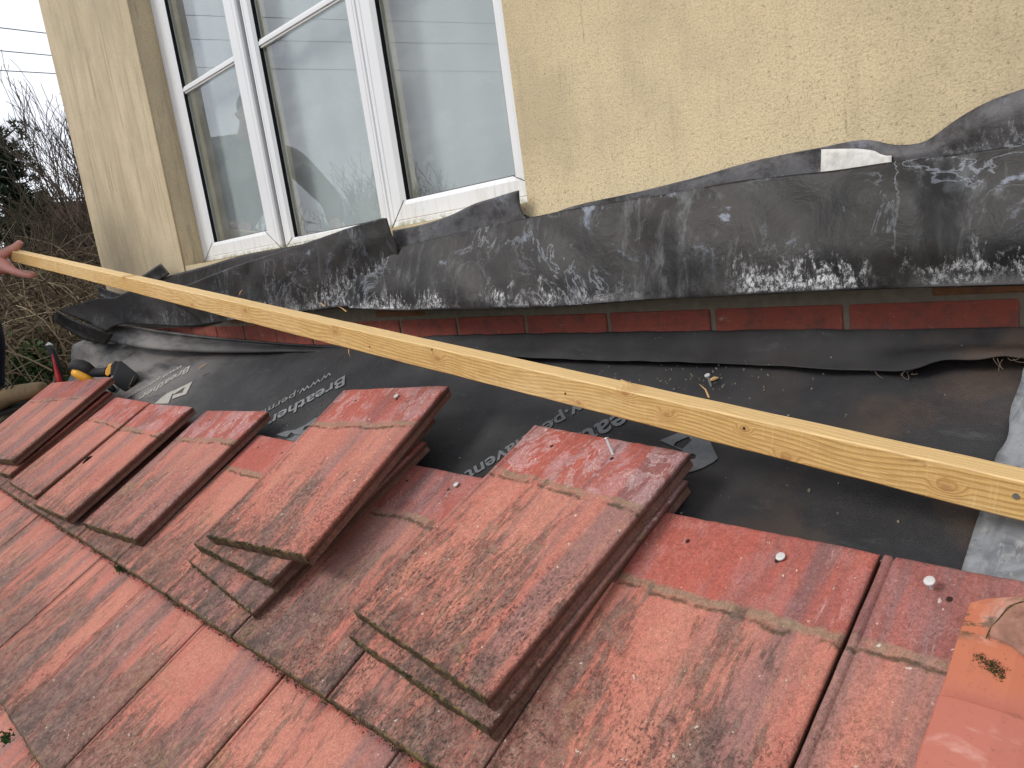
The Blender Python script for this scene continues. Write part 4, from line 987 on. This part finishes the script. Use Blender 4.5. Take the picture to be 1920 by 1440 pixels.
mb = MB(); mb.tube([iv(251, 706, dt - .057), iv(243, 722, dt - .057)], .0012, 4); mb.tube([iv(241, 726, dt - .057), iv(246, 729, dt - .057)], .0015, 4); mb.build('battery_marking', M['mortar'], dr)
mb = MB(); mb.tube([iv(200, 722), iv(208, 727), iv(215, 733)], [.010, .013, .010], 10); mb.build('belt_clip', simple('dark_teal_plastic', (.03, .05, .05), .5), dr, True)
# hammer, handle up
hm = empty('hammer', atd(118, 740, 3.42), 'claw hammer with black and red grip standing handle up', 'hammer')
mb = MB(); mb.tube([atd(91, 649, 3.42), atd(97, 655, 3.42), atd(102, 670, 3.42), (atd(108, 690, 3.42)), atd(113, 712, 3.42), atd(118, 735, 3.42)], [.013, .0155, .0165, .016, .015, .014], 12); mb.build('grip', M['grip'], hm, True)
mb = MB(); mb.tube([atd(98, 664, 3.404), atd(103, 684, 3.404), atd(109, 706, 3.404), atd(115, 730, 3.404)], [.003, .006, .012, .014], 10); mb.build('grip_inlay', M['red'], hm, True)
mb = MB(); mb.tube([atd(86, 650, 3.42), atd(92, 646, 3.42), atd(98, 648, 3.42)], [.006, .011, .006], 10); mb.build('end_cap', M['steel'], hm, True)
hc = atd(118, 735, 3.42); mb = MB(); mb.tube([hc, hc - Vector((0, 0, .05))], .009, 8); mb.tube([hc + Vector((-.06, -.01, -.05)), hc + Vector((-.02, 0, -.05)), hc + Vector((.03, .01, -.05)), hc + Vector((.055, .012, -.05))], [.004, .012, .011, .014], 10); mb.build('head', M['steel'], hm, True)

# ------------------------------------------------------------------ person: skin-grown meshes
def skin(name, chains, mat, parent, sub=2):
    """chains: list of (parent_key or None, [(key, co, (rx, ry))...]) ; one connected graph"""
    vs = []; es = []; rad = []; idx = {}
    for par, pts in chains:
        last = idx.get(par)
        for key, co, r in pts:
            idx[key] = len(vs); vs.append(tuple(co)); rad.append(r if hasattr(r, '__len__') else (r, r))
            if last is not None: es.append((last, idx[key]))
            last = idx[key]
    me = bpy.data.meshes.new(name); me.from_pydata(vs, es, []); o = bpy.data.objects.new(name, me); col.objects.link(o)
    m1 = o.modifiers.new('skin', 'SKIN'); m1.use_smooth_shade = True
    for i, r in enumerate(rad): me.skin_vertices[0].data[i].radius = r
    me.skin_vertices[0].data[0].use_root = True
    m2 = o.modifiers.new('sub', 'SUBSURF'); m2.levels = sub; m2.render_levels = sub
    dg = bpy.context.evaluated_depsgraph_get(); dg.update(); m = bpy.data.meshes.new_from_object(o.evaluated_get(dg))
    bpy.data.objects.remove(o); bpy.data.meshes.remove(me); m.name = name; m.materials.clear(); m.materials.append(mat)
    for p_ in m.polygons: p_.use_smooth = True
    o = bpy.data.objects.new(name, m); link(o)
    if parent: o.parent = parent; o.matrix_parent_inverse = Matrix.Translation(parent.location).inverted()
    return o
ht = 3.09
foot_l = Vector((-2.1, -.5, -.30))
pr_ = empty('person', foot_l, 'person in navy clothes and tan boots bending at the left, holding the timber end', 'person')
def H(x, y, t=ht): return atd(x, y, t)
pel = Vector((-2.30, -.60, .46)); ch = Vector((-1.90, -.60, .80)); nk = Vector((-1.80, -.61, .94)); hd = Vector((-1.715, -.62, 1.035))
sh_r = Vector((-1.86, -.40, .88)); el = H(-150, 440, 3.15); wr = H(-34, 488)
sh_l = Vector((-1.84, -.84, .84)); el_l = Vector((-1.72, -.98, .58)); wr_l = Vector((-1.55, -.86, .42))
toe = H(78, 727, 3.40); ank = H(-10, 755, 3.45); knee = H(-52, 560, 3.38); hip1 = pel + Vector((.02, .12, -.02))
toe2 = Vector((-2.12, -.86, -.22)); ank2 = Vector((-2.36, -.88, -.17)); knee2 = Vector((-2.06, -.90, .16)); hip2 = pel + Vector((0, -.14, -.02))
# body: head, neck, arms with five separate fingers
body = [(None, [('chest', ch, .09), ('neck', nk, .055), ('chin', nk.lerp(hd, .5), .062), ('head', hd, (.080, .092)), ('crown', hd + Vector((-.012, -.0, .058)), .074)]),
        ('chest', [('shr', sh_r, .05), ('elr', el, .042), ('wrr', wr, (.026, .030)), ('palm', H(-9, 493), (.046, .040)), ('palm2', H(6, 496), (.042, .044))]),
        ('chest', [('shl', sh_l, .05), ('ell', el_l, .042), ('wrl', wr_l, .028), ('pl', wr_l + Vector((.07, .02, -.03)), (.035, .018))]),
        ('palm', [('th0', H(2, 480, ht - .01), .0215), ('th1', H(17, 470, ht - .02), .0180), ('th2', H(30, 463, ht - .025), .0160), ('th3', H(38, 455, ht - .025), .0145), ('th4', H(40, 452, ht - .025), .0110)])]
for i, (dt_, x1, x2, x3, y1, y2, y3) in enumerate(((-.050, 26, 45, 60, 509, 515, 517), (-.018, 29, 48, 64, 510, 515, 515), (.014, 28, 46, 61, 510, 514, 513), (.044, 25, 38, 50, 509, 512, 511))):
    body.append(('palm2', [('f%da' % i, H(16, 503, ht + dt_ * .7), .0190), ('f%db' % i, H(x1, y1, ht + dt_), .0160), ('f%dc' % i, H(x2, y2, ht + dt_), .0135), ('f%dd' % i, H(x3, y3, ht + dt_), .0112), ('f%de' % i, H(x3 + 3, y3 - .5, ht + dt_), .0085)]))
    a = wr_l + Vector((.10, .015 + .018 * (i - 1.5), -.045)); body.append(('pl', [('g%da' % i, a, .009), ('g%db' % i, a + Vector((.03, 0, -.02)), .0085), ('g%dc' % i, a + Vector((.045, 0, -.045)), .007)]))
body.append(('pl', [('gt0', wr_l + Vector((.06, .055, -.03)), .011), ('gt1', wr_l + Vector((.09, .075, -.05)), .009)]))
FD = Vector((.86, .12, -.42)).normalized(); FS = FD.cross(Vector((0, 0, 1))).normalized(); FU = FS.cross(FD)
fp = lambda a, b, c: hd + FD * a + FS * b + FU * c
body.append(('head', [('nose0', fp(.074, 0, -.004), .015), ('nose1', fp(.098, 0, -.022), .010)]))
body.append(('head', [('jaw', fp(.045, 0, -.070), .042)]))
for sg in (-1, 1): body.append(('head', [('ear%d' % sg, fp(-.005, sg * .080, -.010), .014), ('ear2%d' % sg, fp(-.012, sg * .094, .004), .011)]))
bd = skin('body', body, M['skin'], pr_)
skin('hair', [(None, [('n', fp(-.050, 0, -.050), .060), ('a', fp(-.034, 0, .005), (.084, .090)), ('b', fp(-.022, 0, .045), (.080, .086)), ('c', fp(-.004, 0, .075), .058)])], M['hair'], pr_)
for sg in (-1, 1):
    mb = MB(); mb.tube([fp(.066, sg * .034, .010), fp(.076, sg * .033, .010), fp(.081, sg * .032, .010)], [.013, .012, .006], 12); mb.build('eye', M['label'], pr_, True)
    mb = MB(); mb.tube([fp(.080, sg * .032, .010), fp(.0825, sg * .032, .010)], [.0055, .004], 10); mb.build('pupil', M['gasket'], pr_)
    mb = MB(); mb.tube([fp(.078, sg * .016, .030), fp(.082, sg * .032, .035), fp(.072, sg * .050, .030)], [.003, .004, .002], 6); mb.build('eyebrow', M['hair'], pr_)
mb = MB(); mb.tube([fp(.070, -.026, -.052), fp(.086, -.010, -.050), fp(.088, 0, -.052), fp(.086, .010, -.050), fp(.070, .026, -.052)], [.002, .006, .0065, .006, .002], 8); mb.build('mouth', simple('lips', (.36, .12, .10), .5), pr_, True)
skin('jacket', [(None, [('p', pel + Vector((.0, 0, .06)), (.16, .13)), ('m', pel.lerp(ch, .5), (.17, .14)), ('c', ch, (.17, .13)), ('n', nk + Vector((0, 0, -.02)), .075)]),
    ('c', [('s', sh_r, .085), ('e', el, .062), ('w', wr + (el - wr) * .22, .048)]), ('c', [('s2', sh_l, .085), ('e2', el_l, .062), ('w2', wr_l + (el_l - wr_l) * .2, .045)])], M['fleece'], pr_)
kf = H(-19, 640, 3.42)
skin('trousers', [(None, [('p', pel, (.15, .13))]), ('p', [('h', hip1, .105), ('k', knee, .085), ('kf', kf, .066), ('a', H(-24, 705, 3.46), .070), ('a2', H(-16, 735, 3.47), .066)]),
    ('p', [('h2', hip2, .105), ('k2', knee2, .078), ('a3', ank2 + Vector((.0, 0, .10)), .066), ('a4', ank2 + Vector((.0, 0, .04)), .060)])], M['navy'], pr_)
def boot(ank_, toe_, name='boot'):
    d_ = (toe_ - ank_); d_n = d_.normalized(); heel = ank_ - d_n * .05 - RN * .02
    o = skin(name, [(None, [('a', ank_ + Vector((0, 0, .05)), .054), ('b', ank_, .052), ('h', heel, .040)]), ('b', [('i', ank_.lerp(toe_, .40) + RN * .012, (.050, .044)), ('t', ank_.lerp(toe_, .78), (.050, .040)), ('t2', toe_, (.040, .032)), ('t3', toe_ + d_n * .018, (.028, .022))])], M['suede'], pr_)
    mb = MB(); s_ = d_n.cross(RN).normalized()
    pts = []
    for t, w_ in ((-.30, .030), (-.15, .038), (.2, .038), (.6, .047), (.9, .046), (1.1, .034), (1.17, .018)): pts.append((ank_.lerp(toe_, t) - RN * .040, w_))
    k = 0; 
    for q, w_ in pts: mb.v += [q - s_ * w_, q + s_ * w_, q + s_ * w_ - RN * .022, q - s_ * w_ - RN * .022]
    for i in range(len(pts) - 1):
        for j in range(4): a = i * 4 + j; b = i * 4 + (j + 1) % 4; mb.f.append((a, b, b + 4, a + 4))
    mb.f += [(0, 3, 2, 1), tuple(len(mb.v) - 4 + j for j in range(4))]; mb.build('sole', M['sole'], o, bevel=.004)
    mb = MB()
    for t in (.28, .38, .48, .58):
        c = ank_.lerp(toe_, t) + RN * (.058 - (t - .28) * .035); mb.tube([c - s_ * .022, c + RN * .004, c + s_ * .022], .0022, 5)
    c = ank_.lerp(toe_, .22) + RN * .06
    mb.tube([c + s_ * (.03 * cos(a) - .0) + RN * (.02 * sin(a)) - d_n * .0 for a in [i * pi / 5 for i in range(11)]], .002, 5)
    mb.build('laces', M['lace'], o)
    return o
boot(ank, toe); boot(ank2, toe2)
mb = MB(); mb.box((-2.42, -.75, -.325), (.22, 3.2, .038)); tag(mb.build('scaffold_board', M['deck'], bevel=.003), 'worn scaffold board beside the left verge under one boot', 'scaffold board', 'scaffold boards at the left verge')
mb = MB(); mb.box((-2.17, -.75, -.325), (.22, 3.2, .038)); tag(mb.build('scaffold_board', M['deck'], bevel=.003), 'worn scaffold board nearest the left verge, under the front boot', 'scaffold board', 'scaffold boards at the left verge')

# ------------------------------------------------------------------ ground, trees, hedge, wires beyond the house corner
GZ = -2.9
mb = MB(); mb.box((0, 0, GZ - .1), (500, 500, .2)); tag(mb.build('ground', M['grass']), 'rough grass ground around the house', kind='structure')
def hd_dir(px, py): v = ray(px, py); return v
def grow(mb, p0, d0, ln, r, depth, rnd, spread=.5, up_=.12, kids=3, minr=.004, shrink=.72):
    n = 4; pts = [p0]; rs = [r]; d_ = d0.normalized()
    for i in range(n):
        d_ = (d_ + Vector((rnd.gauss(0, .11), rnd.gauss(0, .11), rnd.gauss(0, .09) + up_ * .4))).normalized(); pts.append(pts[-1] + d_ * ln / n); rs.append(max(minr, r * (1 - .42 * (i + 1) / n)))
    mb.tube(pts, rs, 5 if r > .03 else 3, False)
    if depth <= 0: return
    for k in range(kids + (1 if depth > 2 else 0)):
        t = rnd.uniform(.35, 1.0) if k else 1.0
        i = min(int(t * n), n - 1); q = pts[i].lerp(pts[i + 1], t * n - i)
        a = d_.orthogonal().normalized(); a.rotate(Matrix.Rotation(rnd.uniform(0, 2 * pi), 3, d_))
        nd = (d_ + a * rnd.uniform(spread * .5, spread * 1.4) + Vector((0, 0, up_))).normalized()
        grow(mb, q, nd, ln * rnd.uniform(shrink - .12, shrink + .10), max(minr, r * .58), depth - 1, rnd, spread, up_, kids, minr, shrink)
def bare_tree(loc, h, seed, label, group=None, depth=6, spread=.5, mat='bark_d', r=.14, kids=2, minr=.005, lean=(0, 0, 1)):
    rnd = random.Random(seed); t = empty('bare_tree', loc, label, 'tree', group); L_ = Vector(loc)
    tr = MB(); pts = [L_]; 
    for i in range(5): pts.append(pts[-1] + Vector((rnd.gauss(0, .03) + lean[0] * .25, rnd.gauss(0, .03) + lean[1] * .25, 1)).normalized() * h * .30 / 5)
    tr.tube(pts, [r * (1 - .08 * i) for i in range(6)], 8); tr.build('trunk', M[mat], t, True)
    cr = MB()
    for k in range(5):
        a = rnd.uniform(0, 2 * pi); grow(cr, pts[-1 - (k % 2)], Vector((cos(a) * .6 + lean[0], sin(a) * .6 + lean[1], 1.0)), h * .26, r * .5, depth, rnd, spread, .10, kids, minr, .78)
    cr.build('branches', M[mat], t); return t
def ground_at(px, dist):
    v = ray(px, 600); v = Vector((v.x, v.y, 0)).normalized(); return (CAM.x + v.x * dist, CAM.y + v.y * dist, GZ)
BT = 'bare winter trees beyond the house corner'
bare_tree(ground_at(330, 13.5), 5.5, 5, 'bare tree with long fine twigs reaching left across the sky', BT, 6, .42, 'bark', .12, 2, .0038, lean=(-.10, -.42, 1))
bare_tree(ground_at(225, 11.), 3.9, 9, 'low bare tree with a dense thicket of twigs beside the wall corner', BT, 6, .62, 'bark', .10, 2, .0036)
bare_tree(ground_at(150, 12.0), 4.3, 14, 'bushy bare tree between the conifer and the house', BT, 6, .60, 'bark', .10, 2, .0045)
bare_tree(ground_at(60, 10.), 3.1, 17, 'bare tree in front of the conifer at the left edge', BT, 6, .55, 'bark', .09, 2, .0045)
# conifer
def conifer(loc, h, seed, label, rad=1.5):
    rnd = random.Random(seed); t = empty('conifer_tree', loc, label, 'tree'); L_ = Vector(loc)
    mb = MB(); mb.tube([L_, L_ + Vector((0, 0, h * .95))], [.16, .03], 8); mb.build('trunk', M['bark_d'], t, True)
    cr = MB(); lv = MB()
    for i in range(150):
        z_ = rnd.uniform(.22, .99) * h; k = 1 - z_ / h; R_l = rad * (.22 + k * 1.1) * rnd.uniform(.5, 1.15); a = rnd.uniform(0, 2 * pi)
        b0 = L_ + Vector((0, 0, z_)); dd = Vector((cos(a), sin(a), rnd.uniform(.05, .65))).normalized()
        pts = [b0 + dd * R_l * s_ + Vector((0, 0, .12 * R_l * s_ * s_)) for s_ in (0, .35, .7, 1)]; cr.tube(pts, [.03, .02, .012, .004], 4, False)
        for q in range(11):
            s_ = rnd.uniform(.3, 1.03); c = b0 + dd * R_l * s_ + Vector((rnd.gauss(0, .10), rnd.gauss(0, .10), .12 * R_l * s_ * s_ + rnd.gauss(.02, .07)))
            for w_ in range(18):
                v = Vector((rnd.gauss(0, 1), rnd.gauss(0, 1), rnd.gauss(.5, 1))).normalized(); e = v.orthogonal().normalized() * .012; ln = rnd.uniform(.05, .12)
                k_ = len(lv.v); o_ = c + v * .02; lv.v += [o_ - e, o_ + e, o_ + v * ln]; lv.f.append((k_, k_ + 1, k_ + 2))
    cr.build('branches', M['bark_d'], t); lv.build('foliage', M['pine'], t); return t
conifer(ground_at(88, 15), 5.9, 3, 'dark green conifer standing at the left edge of the view', 1.5)
# bramble thicket: uncountable arching stems
rnd = random.Random(77); mb = MB(); mb2 = MB()
def arch(mb, p0, rnd, ln, r):
    a = rnd.uniform(0, 2 * pi); d_ = Vector((cos(a) * .6, sin(a) * .6, rnd.uniform(.3, 1.3))).normalized(); pts = [p0]; n = 7
    for i in range(n):
        d_ = (d_ + Vector((rnd.gauss(0, .16), rnd.gauss(0, .16), -.20 + rnd.gauss(0, .12)))).normalized(); pts.append(pts[-1] + d_ * ln / n)
    mb.tube(pts, [r * (1 - .75 * i / n) for i in range(n + 1)], 3, False)
for i in range(5200):
    px = rnd.uniform(-120, 300); dist = rnd.uniform(6.0, 10.5); g_ = ground_at(px, dist)
    top = .35 if dist < 7 else (.1 + (dist - 6) * .16)
    z_ = rnd.uniform(-2.2, top - .25); p0 = Vector((g_[0] + rnd.gauss(0, .2), g_[1] + rnd.gauss(0, .2), z_))
    arch(mb if rnd.random() < .42 else mb2, p0, rnd, rnd.uniform(.5, 1.5), rnd.uniform(.003, .009))
tag(mb.build('bramble_thicket', M['bramble']), 'tangle of dry tan bramble stems below the trees', 'brambles', kind='stuff')
tag(mb2.build('bramble_thicket', M['bramble_d']), 'dark twiggy undergrowth behind the dry brambles', 'undergrowth', kind='stuff')
mb = MB()
for i in range(2600):
    px, py = (rnd.gauss(62, 22), rnd.gauss(688, 16)) if i % 3 else (rnd.uniform(-60, 170), rnd.gauss(725, 12)); c = atd(px, py, rnd.uniform(5.2, 5.9)) + Vector((rnd.gauss(0, .05), rnd.gauss(0, .05), rnd.gauss(0, .05)))
    v = Vector((rnd.gauss(0, 1), rnd.gauss(0, 1), rnd.gauss(0, 1))).normalized() * .020; u_ = v.orthogonal().normalized() * .014; k = len(mb.v); mb.v += [c - v, c + u_, c + v, c - u_]; mb.f.append((k, k + 1, k + 2, k + 3))
tag(mb.build('ivy_patch', M['ivy']), 'patch of small green leaves low in the brambles behind the boot', 'ivy', kind='stuff')
# hedge mass behind brambles
mb = MB()
for i in range(15000):
    px = rnd.uniform(-200, 330); dist = rnd.uniform(11, 13.5); g_ = ground_at(px, dist); c = Vector((g_[0], g_[1], rnd.uniform(GZ, .7 + .6 * noise.noise(Vector((px * .03, 1, 1))))))
    v = Vector((rnd.gauss(0, 1), rnd.gauss(0, 1), rnd.gauss(0, 1.3))).normalized() * rnd.uniform(.04, .10); u_ = v.orthogonal().normalized() * .016; k = len(mb.v); mb.v += [c - v, c + u_, c + v, c - u_]; mb.f.append((k, k + 1, k + 2, k + 3))
tag(mb.build('hedge', simple('brown_green_hedge', (.045, .056, .028), .9, .1, .5, .8)), 'dull brown green hedge behind the brambles', 'hedge', kind='stuff')
# neighbour house with brown roof
g_ = Vector(ground_at(300, 26)); nh = empty('neighbour_house', g_, 'neighbouring house with a red brown tiled roof behind the twigs', 'house')
mb = MB(); mb.box(g_ + Vector((0, 0, 2.0)), (5, 6, 4.0)); mb.build('wall', M['brickf'], nh)
mb = MB(); q = g_ + Vector((0, 0, 4.0)); mb.v += [q + Vector(a) for a in ((-2.9, -3.3, -.2), (2.9, -3.3, -.2), (2.9, 3.3, -.2), (-2.9, 3.3, -.2), (0, -3.3, 1.9), (0, 3.3, 1.9))]
mb.f += [(0, 1, 2, 3), (0, 4, 1), (3, 2, 5), (1, 4, 5, 2), (0, 3, 5, 4)]; mb.build('roof', M['roofb'], nh)
mb = MB(); mb.box(g_ + Vector((2.52, -.6, 2.6)), (.06, 1.2, 1.0)); mb.build('window', M['upvc'], nh)
# trees seen only as reflections in the panes (behind the camera, to the left)
RT = 'bare trees across the garden facing the window'
for i, (x, y, h, lab) in enumerate(((-9, -7.5, 4.0, 'wide bare tree across the garden, first from the road'), (-12.5, -5.5, 3.8, 'small bare tree across the garden, nearest the brambles'), (-8, -10.5, 3.7, 'bare tree with an upright crown across the garden'), (-5, -12, 3.5, 'bare tree with drooping twigs across the garden'), (-14, -9, 4.4, 'tallest bare tree across the garden'), (-1, -13.5, 3.0, 'low bare tree straight opposite the window'))):
    bare_tree((x, y, GZ), h, 40 + i, lab, RT, 6, .55, 'bark', .11, 2, .0055)
# overhead wires
def wire_px(a, b, t, ln, label, r=.010, sag=.25, grp='overhead wires between the poles'):
    A_ = atd(*a, t); rb = ray(*b); tb_ = (A_.z - CAM.z) / rb.z; B_ = CAM + rb * tb_; d_ = (B_ - A_); d_.z = 0; d_.normalize(); mb = MB(); pts = []
    for i in range(41): s_ = (i / 40 - .5) * 2; pts.append(A_ + d_ * s_ * ln + Vector((0, 0, sag * 4 * (s_ * s_) * .25)))
    mb.tube(pts, r, 5); return tag(mb.build('overhead_wire', M['wire'], None, True), label, 'wire', grp)
wire_px((0, 52), (85, 62), 16, 22, 'top overhead wire crossing the sky left of the wall')
wire_px((0, 95), (97, 104), 16, 22, 'middle overhead wire crossing the sky left of the wall')
wire_px((0, 132), (105, 138), 16, 22, 'lowest overhead wire crossing the sky left of the wall')
